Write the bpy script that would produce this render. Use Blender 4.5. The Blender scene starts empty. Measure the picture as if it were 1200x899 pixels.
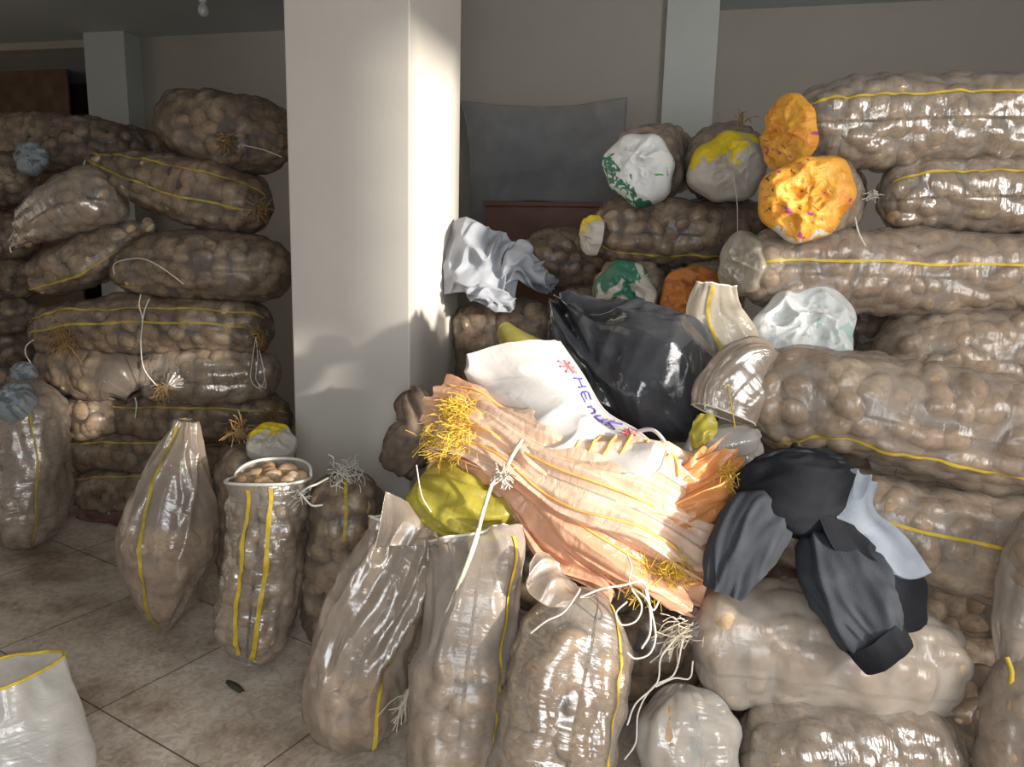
import bpy, math, random
import numpy as np
from mathutils import Matrix, Vector

# ------------------------------------------------------------------ camera, light, exposure
C = bpy.context.scene.collection
SC = bpy.context.scene
FPX = 867.0; PITCH = math.radians(10.13); ROLL = math.radians(1.43); EYE = np.array([0.0, 0.0, 1.5])
FW = np.array([0, math.cos(PITCH), -math.sin(PITCH)])
_r0 = np.array([1.0, 0, 0]); _u0 = np.array([0, math.sin(PITCH), math.cos(PITCH)])
RT = math.cos(ROLL) * _r0 + math.sin(ROLL) * _u0
UP = -math.sin(ROLL) * _r0 + math.cos(ROLL) * _u0
cam_d = bpy.data.cameras.new('camera'); cam = bpy.data.objects.new('camera', cam_d); C.objects.link(cam)
cam_d.sensor_width = 36; cam_d.lens = FPX / 1200 * 36; cam_d.clip_start = 0.05
M3 = Matrix((RT, UP, -FW)).transposed()
cam.matrix_world = Matrix.Translation(Vector(EYE)) @ M3.to_4x4()
SC.camera = cam
SC.view_settings.view_transform = 'Standard'
try: SC.view_settings.look = 'None'
except Exception: pass
SC.view_settings.gamma = 1.0
SC.view_settings.use_curve_mapping = False
SC.view_settings.exposure = 0.13
SC.cycles.use_denoising = True
SC.cycles.transparent_max_bounces = 12
SC.cycles.max_bounces = 8
SC.cycles.sample_clamp_indirect = 6.0

W = bpy.data.worlds.new('world'); SC.world = W; W.use_nodes = True
W.node_tree.nodes['Background'].inputs[0].default_value = (0.80, 0.90, 1.0, 1)
W.node_tree.nodes['Background'].inputs[1].default_value = 0.13

def light(name, kind, loc, target, energy, color, **kw):
    d = bpy.data.lights.new(name, kind); o = bpy.data.objects.new(name, d); C.objects.link(o)
    o.location = loc
    o.rotation_euler = (Vector(target) - Vector(loc)).to_track_quat('-Z', 'Y').to_euler()
    d.energy = energy; d.color = color
    for k, v in kw.items(): setattr(d, k, v)
    return o
# daylight through the two windows of the right wall, and through the open shop front behind the camera
light('window_daylight', 'AREA', (2.98, -0.25, 1.9), (-0.35, 3.1, 1.0), 92, (1.0, 0.97, 0.93), shape='RECTANGLE', size=1.3, size_y=1.3)
light('door_daylight', 'AREA', (-0.1, -0.75, 1.45), (-0.1, 2.4, 0.1), 40, (0.93, 0.97, 1.0), shape='RECTANGLE', size=1.0, size_y=1.5)
SUNV = Vector((2.4, -2.0, 0.45))
light('sun', 'SUN', SUNV * 3, (0, 0, 0), 6.5, (1.0, 0.92, 0.80), angle=math.radians(2.5))

# ------------------------------------------------------------------ projection helpers (points chosen in metres along the view)
def ray(px, py): return FW + (px - 600) / FPX * RT - (py - 449.5) / FPX * UP
def P(px, py, Y):
    v = ray(px, py); return EYE + v * (Y / v[1])
def seen(p):
    q = np.asarray(p) - EYE; z = q @ FW
    return 600 + FPX * (q @ RT) / z, 449.5 - FPX * (q @ UP) / z, z

# ------------------------------------------------------------------ materials
def newmat(name):
    m = bpy.data.materials.new(name); m.use_nodes = True
    nt = m.node_tree; b = nt.nodes['Principled BSDF']
    return m, nt, b
def nd(nt, t, **kw):
    n = nt.nodes.new(t)
    for k, v in kw.items():
        if k in n.inputs: n.inputs[k].default_value = v
        else: setattr(n, k, v)
    return n
def ramp(nt, stops):
    r = nt.nodes.new('ShaderNodeValToRGB')
    while len(r.color_ramp.elements) < len(stops): r.color_ramp.elements.new(0.5)
    for e, (p, c) in zip(r.color_ramp.elements, stops): e.position = p; e.color = (*c, 1)
    return r
def bump(nt, b, height, strength, dist, prev=None):
    n = nd(nt, 'ShaderNodeBump'); n.inputs['Strength'].default_value = strength; n.inputs['Distance'].default_value = dist
    nt.links.new(height, n.inputs['Height'])
    if prev: nt.links.new(prev, n.inputs['Normal'])
    nt.links.new(n.outputs[0], b.inputs['Normal']); return n.outputs[0]

def simple(name, col, rough=0.6, var=0.12, scale=12, bstr=0.2, bscale=60, spec=0.4, metallic=0, bdist=0.004):
    m, nt, b = newmat(name)
    g = nd(nt, 'ShaderNodeNewGeometry')
    n = nd(nt, 'ShaderNodeTexNoise'); n.inputs['Scale'].default_value = scale; n.inputs['Detail'].default_value = 6
    nt.links.new(g.outputs['Position'], n.inputs['Vector'])
    lo = [max(0, c * (1 - var)) for c in col]; hi = [min(1, c * (1 + var)) for c in col]
    r = ramp(nt, [(0.3, lo), (0.7, hi)]); nt.links.new(n.outputs[0], r.inputs[0])
    nt.links.new(r.outputs[0], b.inputs['Base Color'])
    b.inputs['Roughness'].default_value = rough; b.inputs['Specular IOR Level'].default_value = spec; b.inputs['Metallic'].default_value = metallic
    if bstr:
        n2 = nd(nt, 'ShaderNodeTexNoise'); n2.inputs['Scale'].default_value = bscale; n2.inputs['Detail'].default_value = 5
        nt.links.new(g.outputs['Position'], n2.inputs['Vector']); bump(nt, b, n2.outputs[0], bstr, bdist)
    return m

def film(name, col, alpha=0.55, rough=0.28, ring=0.5, spec=0.6, rim=0.35, crinkle=0.4, trans=0.0, dust=0.15):
    """translucent woven / plastic sacking: see-through at the front, milkier where the film turns edge-on"""
    m, nt, b = newmat(name)
    uv = nd(nt, 'ShaderNodeUVMap')
    mp = nd(nt, 'ShaderNodeMapping'); mp.inputs['Scale'].default_value = (34, 5, 1)
    nt.links.new(uv.outputs[0], mp.inputs[0])
    n1 = nd(nt, 'ShaderNodeTexNoise'); n1.inputs['Scale'].default_value = 1.0; n1.inputs['Detail'].default_value = 4; n1.inputs['Distortion'].default_value = 0.6
    nt.links.new(mp.outputs[0], n1.inputs['Vector'])
    n2 = nd(nt, 'ShaderNodeTexNoise'); n2.inputs['Scale'].default_value = 28; n2.inputs['Detail'].default_value = 6; n2.inputs['Distortion'].default_value = 1.2
    nt.links.new(uv.outputs[0], n2.inputs['Vector'])
    n3 = nd(nt, 'ShaderNodeTexNoise'); n3.inputs['Scale'].default_value = 9; n3.inputs['Detail'].default_value = 5
    nt.links.new(uv.outputs[0], n3.inputs['Vector'])
    lo = [c * (1 - dust) for c in col]; hi = [min(1, c * (1 + dust)) for c in col]
    r = ramp(nt, [(0.3, lo), (0.7, hi)]); nt.links.new(n3.outputs[0], r.inputs[0])
    nt.links.new(r.outputs[0], b.inputs['Base Color'])
    b.inputs['Roughness'].default_value = 0.6; b.inputs['Specular IOR Level'].default_value = 0.0
    h = bump(nt, b, n1.outputs[0], ring, 0.012)
    h = bump(nt, b, n2.outputs[0], crinkle, 0.006, h)
    lw = nd(nt, 'ShaderNodeLayerWeight'); lw.inputs['Blend'].default_value = 0.35
    ma = nd(nt, 'ShaderNodeMath', operation='MULTIPLY_ADD'); ma.inputs[1].default_value = rim; ma.inputs[2].default_value = alpha - 0.08
    nt.links.new(lw.outputs['Facing'], ma.inputs[0])
    mb = nd(nt, 'ShaderNodeMath', operation='MULTIPLY_ADD', use_clamp=True); mb.inputs[1].default_value = 0.18
    nt.links.new(n3.outputs[0], mb.inputs[0]); nt.links.new(ma.outputs[0], mb.inputs[2])
    at_ = nd(nt, 'ShaderNodeAttribute'); at_.attribute_name = 'touch'
    mc = nd(nt, 'ShaderNodeMath', operation='MULTIPLY_ADD', use_clamp=True); mc.inputs[1].default_value = -0.30
    nt.links.new(at_.outputs['Fac'], mc.inputs[0]); nt.links.new(mb.outputs[0], mc.inputs[2]); mb = mc
    surf = b.outputs[0]
    if trans:
        tl = nd(nt, 'ShaderNodeBsdfTranslucent'); nt.links.new(r.outputs[0], tl.inputs[0])
        mx = nd(nt, 'ShaderNodeMixShader'); mx.inputs[0].default_value = trans
        nt.links.new(b.outputs[0], mx.inputs[1]); nt.links.new(tl.outputs[0], mx.inputs[2]); surf = mx.outputs[0]
    tr = nd(nt, 'ShaderNodeBsdfTransparent')
    mix = nd(nt, 'ShaderNodeMixShader')
    nt.links.new(mb.outputs[0], mix.inputs[0]); nt.links.new(tr.outputs[0], mix.inputs[1]); nt.links.new(surf, mix.inputs[2])
    gl = nd(nt, 'ShaderNodeBsdfGlossy'); gl.inputs['Roughness'].default_value = rough; nt.links.new(h, gl.inputs['Normal'])
    fm = nd(nt, 'ShaderNodeMath', operation='MULTIPLY_ADD', use_clamp=True); fm.inputs[1].default_value = 0.09 * spec; fm.inputs[2].default_value = 0.055 * spec
    nt.links.new(lw.outputs['Facing'], fm.inputs[0])
    top = nd(nt, 'ShaderNodeMixShader'); nt.links.new(fm.outputs[0], top.inputs[0]); nt.links.new(mix.outputs[0], top.inputs[1]); nt.links.new(gl.outputs[0], top.inputs[2])
    nt.links.new(top.outputs[0], nt.nodes['Material Output'].inputs[0])
    return m

def patched(name, base, patches, rough=0.4, spec=0.5):
    """printed scrap: base colour with areas of print; patches = ((dir x, dir y), threshold, colour, noise scale, noise amount)"""
    m, nt, b = newmat(name)
    uv = nd(nt, 'ShaderNodeUVMap')
    rgb = nd(nt, 'ShaderNodeRGB'); rgb.outputs[0].default_value = (*base, 1); cur = rgb.outputs[0]
    for k, (dr, th, col, sc, amt) in enumerate(patches):
        dt = nd(nt, 'ShaderNodeVectorMath', operation='DOT_PRODUCT'); dt.inputs[1].default_value = (dr[0], dr[1], 0); nt.links.new(uv.outputs[0], dt.inputs[0])
        mp = nd(nt, 'ShaderNodeMapping'); mp.inputs['Location'].default_value = (3.1 * k + 1, 1.7 * k, 0); nt.links.new(uv.outputs[0], mp.inputs[0])
        n = nd(nt, 'ShaderNodeTexNoise'); n.inputs['Scale'].default_value = sc; n.inputs['Detail'].default_value = 4; n.inputs['Distortion'].default_value = 0.6
        nt.links.new(mp.outputs[0], n.inputs['Vector'])
        sm = nd(nt, 'ShaderNodeMath', operation='MULTIPLY_ADD'); sm.inputs[1].default_value = amt; nt.links.new(n.outputs[0], sm.inputs[0]); nt.links.new(dt.outputs['Value'], sm.inputs[2])
        r = ramp(nt, [(0.0, (0, 0, 0)), (1.0, (1, 1, 1))]); 
        st = nd(nt, 'ShaderNodeMapRange'); st.inputs['From Min'].default_value = th; st.inputs['From Max'].default_value = th + 0.03; nt.links.new(sm.outputs[0], st.inputs['Value'])
        mx = nd(nt, 'ShaderNodeMix', data_type='RGBA')
        nt.links.new(st.outputs[0], mx.inputs[0]); nt.links.new(cur, mx.inputs[6]); mx.inputs[7].default_value = (*col, 1); cur = mx.outputs[2]
    nt.links.new(cur, b.inputs['Base Color'])
    b.inputs['Roughness'].default_value = rough; b.inputs['Specular IOR Level'].default_value = spec
    n2 = nd(nt, 'ShaderNodeTexNoise'); n2.inputs['Scale'].default_value = 30; n2.inputs['Detail'].default_value = 5; n2.inputs['Distortion'].default_value = 1.5
    nt.links.new(uv.outputs[0], n2.inputs['Vector']); bump(nt, b, n2.outputs[0], 0.5, 0.008)
    return m

def plaster(name, col, var=0.05):
    m, nt, b = newmat(name)
    g = nd(nt, 'ShaderNodeNewGeometry')
    n = nd(nt, 'ShaderNodeTexNoise'); n.inputs['Scale'].default_value = 1.7; n.inputs['Detail'].default_value = 7; n.inputs['Roughness'].default_value = 0.6
    nt.links.new(g.outputs['Position'], n.inputs['Vector'])
    r = ramp(nt, [(0.3, [c * (1 - var) for c in col]), (0.7, [min(1, c * (1 + var)) for c in col])])
    nt.links.new(n.outputs[0], r.inputs[0]); nt.links.new(r.outputs[0], b.inputs['Base Color'])
    b.inputs['Roughness'].default_value = 0.75; b.inputs['Specular IOR Level'].default_value = 0.25
    n2 = nd(nt, 'ShaderNodeTexNoise'); n2.inputs['Scale'].default_value = 45; n2.inputs['Detail'].default_value = 6
    nt.links.new(g.outputs['Position'], n2.inputs['Vector']); bump(nt, b, n2.outputs[0], 0.15, 0.004)
    return m

def potato_mat():
    m, nt, b = newmat('potato_skin')
    g = nd(nt, 'ShaderNodeNewGeometry')
    n = nd(nt, 'ShaderNodeTexNoise'); n.inputs['Scale'].default_value = 9; n.inputs['Detail'].default_value = 1
    nt.links.new(g.outputs['Position'], n.inputs['Vector'])
    r = ramp(nt, [(0.30, (0.36, 0.225, 0.125)), (0.5, (0.56, 0.39, 0.235)), (0.72, (0.72, 0.56, 0.38))])
    nt.links.new(n.outputs[0], r.inputs[0])
    n2 = nd(nt, 'ShaderNodeTexNoise'); n2.inputs['Scale'].default_value = 55; n2.inputs['Detail'].default_value = 6
    nt.links.new(g.outputs['Position'], n2.inputs['Vector'])
    r2 = ramp(nt, [(0.35, (0.62, 0.58, 0.55)), (0.6, (1, 1, 1))]); nt.links.new(n2.outputs[0], r2.inputs[0])
    mx = nd(nt, 'ShaderNodeMix', data_type='RGBA', blend_type='MULTIPLY'); mx.inputs[0].default_value = 0.8
    nt.links.new(r.outputs[0], mx.inputs[6]); nt.links.new(r2.outputs[0], mx.inputs[7])
    nt.links.new(mx.outputs[2], b.inputs['Base Color'])
    b.inputs['Roughness'].default_value = 0.7; b.inputs['Specular IOR Level'].default_value = 0.25
    bump(nt, b, n2.outputs[0], 0.25, 0.004)
    return m

def floor_mat():
    m, nt, b = newmat('floor_tiles')
    g = nd(nt, 'ShaderNodeNewGeometry')
    mp = nd(nt, 'ShaderNodeMapping'); mp.inputs['Rotation'].default_value = (0, 0, math.radians(31)); mp.inputs['Location'].default_value = (0.27, 0.13, 0)
    nt.links.new(g.outputs['Position'], mp.inputs[0])
    br = nd(nt, 'ShaderNodeTexBrick'); br.offset = 0.0; br.squash = 1.0
    br.inputs['Scale'].default_value = 1.0; br.inputs['Brick Width'].default_value = 0.66; br.inputs['Row Height'].default_value = 0.66
    br.inputs['Mortar Size'].default_value = 0.0032; br.inputs['Mortar Smooth'].default_value = 0.3
    br.inputs['Color1'].default_value = (0.70, 0.63, 0.54, 1); br.inputs['Color2'].default_value = (0.75, 0.68, 0.59, 1); br.inputs['Mortar'].default_value = (0.17, 0.135, 0.11, 1)
    nt.links.new(mp.outputs[0], br.inputs['Vector'])
    n = nd(nt, 'ShaderNodeTexNoise'); n.inputs['Scale'].default_value = 2.6; n.inputs['Detail'].default_value = 8; n.inputs['Roughness'].default_value = 0.65
    nt.links.new(g.outputs['Position'], n.inputs['Vector'])
    r = ramp(nt, [(0.36, (0.42, 0.33, 0.27)), (0.52, (0.85, 0.80, 0.76)), (0.66, (1, 1, 1))]); nt.links.new(n.outputs[0], r.inputs[0])
    n3 = nd(nt, 'ShaderNodeTexNoise'); n3.inputs['Scale'].default_value = 26; n3.inputs['Detail'].default_value = 6; n3.inputs['Distortion'].default_value = 1.8
    nt.links.new(g.outputs['Position'], n3.inputs['Vector'])
    r3 = ramp(nt, [(0.38, (0.74, 0.68, 0.63)), (0.58, (1, 1, 1))]); nt.links.new(n3.outputs[0], r3.inputs[0])
    a = nd(nt, 'ShaderNodeMix', data_type='RGBA', blend_type='MULTIPLY'); a.inputs[0].default_value = 0.9
    nt.links.new(br.outputs[0], a.inputs[6]); nt.links.new(r.outputs[0], a.inputs[7])
    c = nd(nt, 'ShaderNodeMix', data_type='RGBA', blend_type='MULTIPLY'); c.inputs[0].default_value = 0.8
    nt.links.new(a.outputs[2], c.inputs[6]); nt.links.new(r3.outputs[0], c.inputs[7])
    nt.links.new(c.outputs[2], b.inputs['Base Color'])
    b.inputs['Roughness'].default_value = 0.55; b.inputs['Specular IOR Level'].default_value = 0.35
    bump(nt, b, n3.outputs[0], 0.2, 0.003)
    return m

MT = dict(
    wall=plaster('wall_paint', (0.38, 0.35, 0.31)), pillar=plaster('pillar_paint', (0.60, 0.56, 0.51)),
    pilaster=plaster('pilaster_pale', (0.50, 0.52, 0.50)), ceiling=plaster('ceiling_paint', (0.42, 0.45, 0.46)), floor=floor_mat(),
    dark=simple('recess_shade', (0.05, 0.042, 0.038), 0.8), wood=simple('brown_board', (0.20, 0.12, 0.075), 0.5, 0.25, 6),
    redwood=simple('red_brown_board', (0.20, 0.10, 0.075), 0.55, 0.2, 5),
    potato=potato_mat(),
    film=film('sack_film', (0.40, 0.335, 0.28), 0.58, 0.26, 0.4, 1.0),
    film_dim=film('shaded_sack_film', (0.165, 0.132, 0.108), 0.60, 0.32, 0.35, 0.8),  # sack film with shade put into its colour, for the dim sacks
    film_shiny=film('shiny_sack_film', (0.43, 0.365, 0.305), 0.54, 0.17, 1.0, 3.2),
    film_clear=film('clear_bag_film', (0.58, 0.55, 0.51), 0.36, 0.18, 0.7, 1.8),
    film_loose=film('loose_sack_film', (0.54, 0.435, 0.345), 0.50, 0.2, 0.3, 2.0, trans=0.25),
    film_milky=film('milky_bag_film', (0.60, 0.54, 0.44), 0.52, 0.25, 0.3, 0.9, trans=0.3),
    film_pale=film('pale_sack_film', (0.58, 0.51, 0.44), 0.60, 0.26, 0.4, 1.0),
    film_white=film('clear_white_film', (0.78, 0.76, 0.71), 0.55, 0.22, 0.5, 1.8, trans=0.25),
    film_yellow=film('yellow_bag_film', (0.60, 0.52, 0.08), 0.7, 0.3, 0.3, 0.5, trans=0.35),
    film_olive=film('dull_yellow_bag_film', (0.52, 0.44, 0.12), 0.85, 0.35, 0.3, 0.4, trans=0.3),
    peach=film('peach_sacking', (0.89, 0.52, 0.33), 0.86, 0.3, 0.15, 1.0, 0.2, 0.9, trans=0.3, dust=0.14),
    peach_pale=film('pale_peach_sacking', (0.93, 0.69, 0.52), 0.84, 0.3, 0.15, 1.0, 0.2, 0.9, trans=0.3, dust=0.12),
    peach_deep=film('deep_orange_sacking', (0.86, 0.38, 0.13), 0.9, 0.32, 0.15, 1.0, 0.2, 0.9, trans=0.3, dust=0.2),
    white_bag=film('white_sacking', (0.86, 0.82, 0.79), 0.88, 0.36, 0.12, 0.45, 0.2, 0.3, trans=0.25, dust=0.06),
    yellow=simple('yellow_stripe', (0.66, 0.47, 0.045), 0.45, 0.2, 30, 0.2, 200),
    yellow_dim=simple('dim_yellow_stripe', (0.42, 0.31, 0.05), 0.55, 0.3, 25, 0.2, 200),  # stripe yellow darkened for shaded sacks, also used where stripes are faint
    string=simple('white_string', (0.74, 0.70, 0.62), 0.6, 0.1, 60, 0.3, 300),
    rope=simple('twine', (0.70, 0.62, 0.48), 0.7, 0.15, 80, 0.5, 300),
    fibre=simple('brown_fibre', (0.40, 0.24, 0.09), 0.6, 0.4, 40, 0),
    yfibre=simple('yellow_fibre', (0.85, 0.56, 0.08), 0.5, 0.25, 40, 0),
    black_bag=simple('black_plastic', (0.045, 0.047, 0.054), 0.17, 0.2, 8, 0.35, 22, 0.8, 0, 0.01),
    grey_cloth=simple('grey_cotton', (0.33, 0.345, 0.385), 0.85, 0.1, 10, 0.2, 220, 0.2),
    black_cloth=simple('black_cloth', (0.013, 0.014, 0.018), 0.85, 0.2, 14, 0.3, 260, 0.2),
    char_cloth=simple('charcoal_cloth', (0.036, 0.040, 0.049), 0.8, 0.2, 14, 0.3, 260, 0.25),
    lining=simple('pale_blue_grey_lining', (0.30, 0.33, 0.38), 0.85, 0.12, 16, 0.3, 240, 0.2),
    burlap=simple('brown_burlap', (0.20, 0.145, 0.105), 0.85, 0.3, 30, 0.4, 140),
    purple=simple('purple_marker', (0.13, 0.10, 0.42), 0.5, 0.1, 20, 0), red=simple('red_marker', (0.80, 0.18, 0.20), 0.5, 0.1, 20, 0),
    pink=simple('pink_plastic', (0.70, 0.22, 0.32), 0.35, 0.1), orange_ink=simple('orange_print', (0.88, 0.45, 0.12), 0.5, 0.12, 20, 0),
    green_ink=simple('white_lettering', (0.72, 0.78, 0.72), 0.5, 0.05, 20, 0),
    sheet=film('thin_white_sheet', (0.36, 0.36, 0.37), 0.8, 0.7, 0.1, 0.2, 0.1, 0.1, trans=0.2, dust=0.06),
    cap_green=patched('white_green_print', (0.72, 0.72, 0.71), [((.75, -.75), .72, (0.03, 0.16, 0.09), 4, 1.0), ((-.2, .1), .70, (0.10, 0.40, 0.10), 7, 1.0), ((.5, -.5), .74, (0.62, 0.68, 0.62), 16, 1.0)]),
    cap_teal=patched('dull_green_print', (0.46, 0.43, 0.37), [((0.1, .5), .55, (0.03, 0.14, 0.09), 3.5, 1.0), ((-.3, .1), .68, (0.42, 0.45, 0.40), 16, 1.0)]),
    cap_orange=patched('orange_print_scrap', (0.84, 0.40, 0.05), [((0, 0), .55, (0.76, 0.29, 0.03), 5, 1.0), ((0, -.1), .64, (0.42, 0.07, 0.22), 8, 1.0), ((0, -.8), .82, (0.70, 0.66, 0.60), 4, 1.0), ((.1, .1), .66, (0.10, 0.05, 0.03), 17, 1.0)]),
    cap_rust=patched('dull_orange_scrap', (0.60, 0.20, 0.04), [((0, 0), .56, (0.40, 0.12, 0.03), 8, 1.0)]),
    cap_yellow=patched('white_yellow_scrap', (0.50, 0.46, 0.40), [((.2, .8), .60, (0.76, 0.56, 0.02), 3.5, 1.0)]),
    cap_white=patched('white_film_scrap', (0.70, 0.72, 0.71), [((-.3, -.2), .66, (0.45, 0.58, 0.55), 6, 1.0)], 0.22),
    cap_blue=patched('bluish_scrap', (0.26, 0.29, 0.31), [((0, 0), .55, (0.14, 0.16, 0.17), 7, 1.0)]),
    leaf=simple('dry_leaf', (0.06, 0.06, 0.04), 0.7, 0.2, 40), ceramic=simple('white_plastic', (0.75, 0.75, 0.73), 0.35, 0.03, 5, 0), glassb=None, darkred=simple('dark_red_sack', (0.13, 0.06, 0.05), 0.6, 0.3, 20, 0.3, 90))
gm, gnt, gb = newmat('bulb_glass'); gb.inputs['Base Color'].default_value = (0.82, 0.84, 0.84, 1); gb.inputs['Roughness'].default_value = 0.15; gb.inputs['Transmission Weight'].default_value = 0.5
MT['glassb'] = gm

# ------------------------------------------------------------------ mesh and tagging helpers
def wloc(o):
    p = np.array(o.location)
    while o.parent: o = o.parent; p = p + np.array(o.location)
    return p
def mesh_obj(name, V, Fs, mat, parent=None, uv=None, smooth=True, origin=None):
    me = bpy.data.meshes.new(name)
    V = np.asarray(V, float)
    if parent is not None: V = V - wloc(parent)
    elif origin is not None: V = V - np.asarray(origin)
    Fa = Fs if isinstance(Fs, np.ndarray) else None
    if Fa is not None:
        k = Fa.shape[1]; me.vertices.add(len(V)); me.vertices.foreach_set('co', V.astype(np.float32).ravel())
        me.loops.add(Fa.size); me.polygons.add(len(Fa))
        me.polygons.foreach_set('loop_start', np.arange(0, Fa.size, k, dtype=np.int32))
        me.loops.foreach_set('vertex_index', Fa.astype(np.int32).ravel())
        me.update(calc_edges=True)
    else: me.from_pydata(V.tolist(), [], [list(f) for f in Fs])
    if uv is not None:
        l = me.uv_layers.new(name='UVMap'); vi = np.zeros(len(me.loops), np.int32); me.loops.foreach_get('vertex_index', vi)
        l.data.foreach_set('uv', np.asarray(uv, np.float32)[vi].ravel())
    if smooth: me.polygons.foreach_set('use_smooth', np.ones(len(me.polygons), bool))
    me.materials.append(mat); me.validate(); me.update()
    o = bpy.data.objects.new(name, me); C.objects.link(o)
    if parent is not None: o.parent = parent
    elif origin is not None: o.location = origin
    return o
def tag(o, label, cat, group=None):
    o['label'] = label; o['category'] = cat
    if group: o['group'] = group
    return o
def thing(name, label, cat, loc, group=None):
    o = bpy.data.objects.new(name, None); C.objects.link(o); o.location = Vector(loc); o.empty_display_size = 0.05
    return tag(o, label, cat, group)
def grid_faces(n, m, wrap=False):
    i, j = np.meshgrid(np.arange(n - 1), np.arange(m if wrap else m - 1), indexing='ij')
    j2 = (j + 1) % m if wrap else j + 1
    return np.stack([i * m + j, i * m + j2, (i + 1) * m + j2, (i + 1) * m + j], -1).reshape(-1, 4)
def catmull(pts, t):
    pts = np.asarray(pts, float); n = len(pts)
    if n == 2: return pts[0] + (pts[1] - pts[0]) * np.asarray(t)[:, None]
    p = np.vstack([2 * pts[0] - pts[1], pts, 2 * pts[-1] - pts[-2]])
    x = np.clip(np.asarray(t) * (n - 1), 0, n - 1 - 1e-9); i = x.astype(int); f = (x - i)[:, None]
    a, b, c, d = p[i], p[i + 1], p[i + 2], p[i + 3]
    return 0.5 * (2 * b + (c - a) * f + (2 * a - 5 * b + 4 * c - d) * f ** 2 + (3 * b - a - 3 * c + d) * f ** 3)
def unit(v): return v / (np.linalg.norm(v, axis=-1, keepdims=True) + 1e-12)
def vnoise(x, y, seed):
    """smooth 2-D value noise in 0..1"""
    rs = np.random.RandomState(seed); T = rs.rand(64, 64)
    xi = np.floor(x).astype(int); yi = np.floor(y).astype(int); fx = x - xi; fy = y - yi
    fx = fx * fx * (3 - 2 * fx); fy = fy * fy * (3 - 2 * fy)
    g = lambda a, b: T[a % 64, b % 64]
    return (g(xi, yi) * (1 - fx) + g(xi + 1, yi) * fx) * (1 - fy) + (g(xi, yi + 1) * (1 - fx) + g(xi + 1, yi + 1) * fx) * fy
def ridged(x, y, seed): return 1 - np.abs(2 * vnoise(x, y, seed) - 1)
def crumple(x, y, seed, octs=3):
    h = 0; a = 1.0
    for k in range(octs):
        ang = 0.7 * k + seed; c, s = math.cos(ang), math.sin(ang)
        h = h + a * ridged((x * c - y * s) * 2 ** k, (x * s + y * c) * 2 ** k, seed + k); a *= 0.5
    return h / 1.75 - 0.5

class Tube: pass
def tube(spine, radii, ref=None, res=0.012, ends='rr', sag=0.0, lump=0.04, seed=0, flatdir=1.0, ns=None, nt=None):
    """swept closed surface; radii = per control point r or (rw, rv). Returns grid pos, normal, s, theta, local radius."""
    g = Tube(); spine = np.asarray(spine, float)
    rad = np.array([(r, r * flatdir) if np.isscalar(r) else r for r in radii], float)
    tt = np.linspace(0, 1, 200); cp = catmull(spine, tt)
    L = np.linalg.norm(np.diff(cp, axis=0), axis=1).sum(); Rm = rad.max()
    ns = ns or int(max(14, L / res)); nt = nt or int(max(18, 2 * math.pi * Rm / res))
    t = np.linspace(0, 1, ns); tc = (1 - np.cos(math.pi * t)) / 2
    w = 0.6 if ('r' in ends or 's' in ends) else 0.15
    t = t * (1 - w) + tc * w
    c = catmull(spine, t); r = catmull(rad, t); r = np.maximum(r, 0.004)
    s = np.concatenate([[0], np.cumsum(np.linalg.norm(np.diff(c, axis=0), axis=1))])
    T = unit(np.gradient(c, axis=0))
    if ref is None: ref = (0, -1, 0) if abs(unit(spine[-1] - spine[0])[1]) < 0.75 else (0, 0, 1)
    ref = np.asarray(ref, float)
    Wv = unit(ref - (T @ ref)[:, None] * T); Vv = unit(np.cross(Wv, T))
    for e, d in ((0, s), (1, s[-1] - s)):
        if ends[e] in 'rs':
            x = np.clip(d / ((0.95 if ends[e] == 'r' else 0.5) * Rm), 0, 1); m = np.clip(1 - (1 - x) ** 2.4, 0, 1) ** (1 / 2.0)
            r = r * np.maximum(m, 0.02)[:, None]
    th = np.arange(nt) * 2 * math.pi / nt
    S, TH = np.meshgrid(s, th, indexing='ij')
    lum = 1 + lump * (np.sin(2 * TH + seed) * np.sin(S * 9 + seed * 1.7) + 0.7 * np.sin(3 * TH + 2.1 * seed + S * 14))
    co, si = np.cos(TH), np.sin(TH)
    e = 0.85; co2 = np.sign(co) * np.abs(co) ** e; si2 = np.sign(si) * np.abs(si) ** e
    rv = np.where(si2 < 0, 1 - sag, 1.0)
    g.B = c[:, None] + (r[:, 0:1] * co2 * lum)[..., None] * Wv[:, None] + (r[:, 1:2] * si2 * lum * rv)[..., None] * Vv[:, None]
    g.S, g.TH, g.r, g.s, g.th, g.L = S, TH, r.mean(1), s, th, s[-1]
    g.c, g.T, g.W, g.V = c, T, Wv, Vv
    g.ns, g.nt, g.ends = ns, nt, ends
    gnorm(g); return g
def gnorm(g):
    du = np.gradient(g.B, axis=0); dv = np.roll(g.B, -1, 1) - np.roll(g.B, 1, 1)
    N = unit(np.cross(dv, du)); out = g.B - g.c[:, None]
    sg = np.sign((N * out).sum(-1)); bad = np.abs((N * out).sum(-1)) < 1e-9
    N = N * np.where(sg == 0, 1, sg)[..., None]
    N[bad] = unit(out)[bad]; g.N = N
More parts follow.
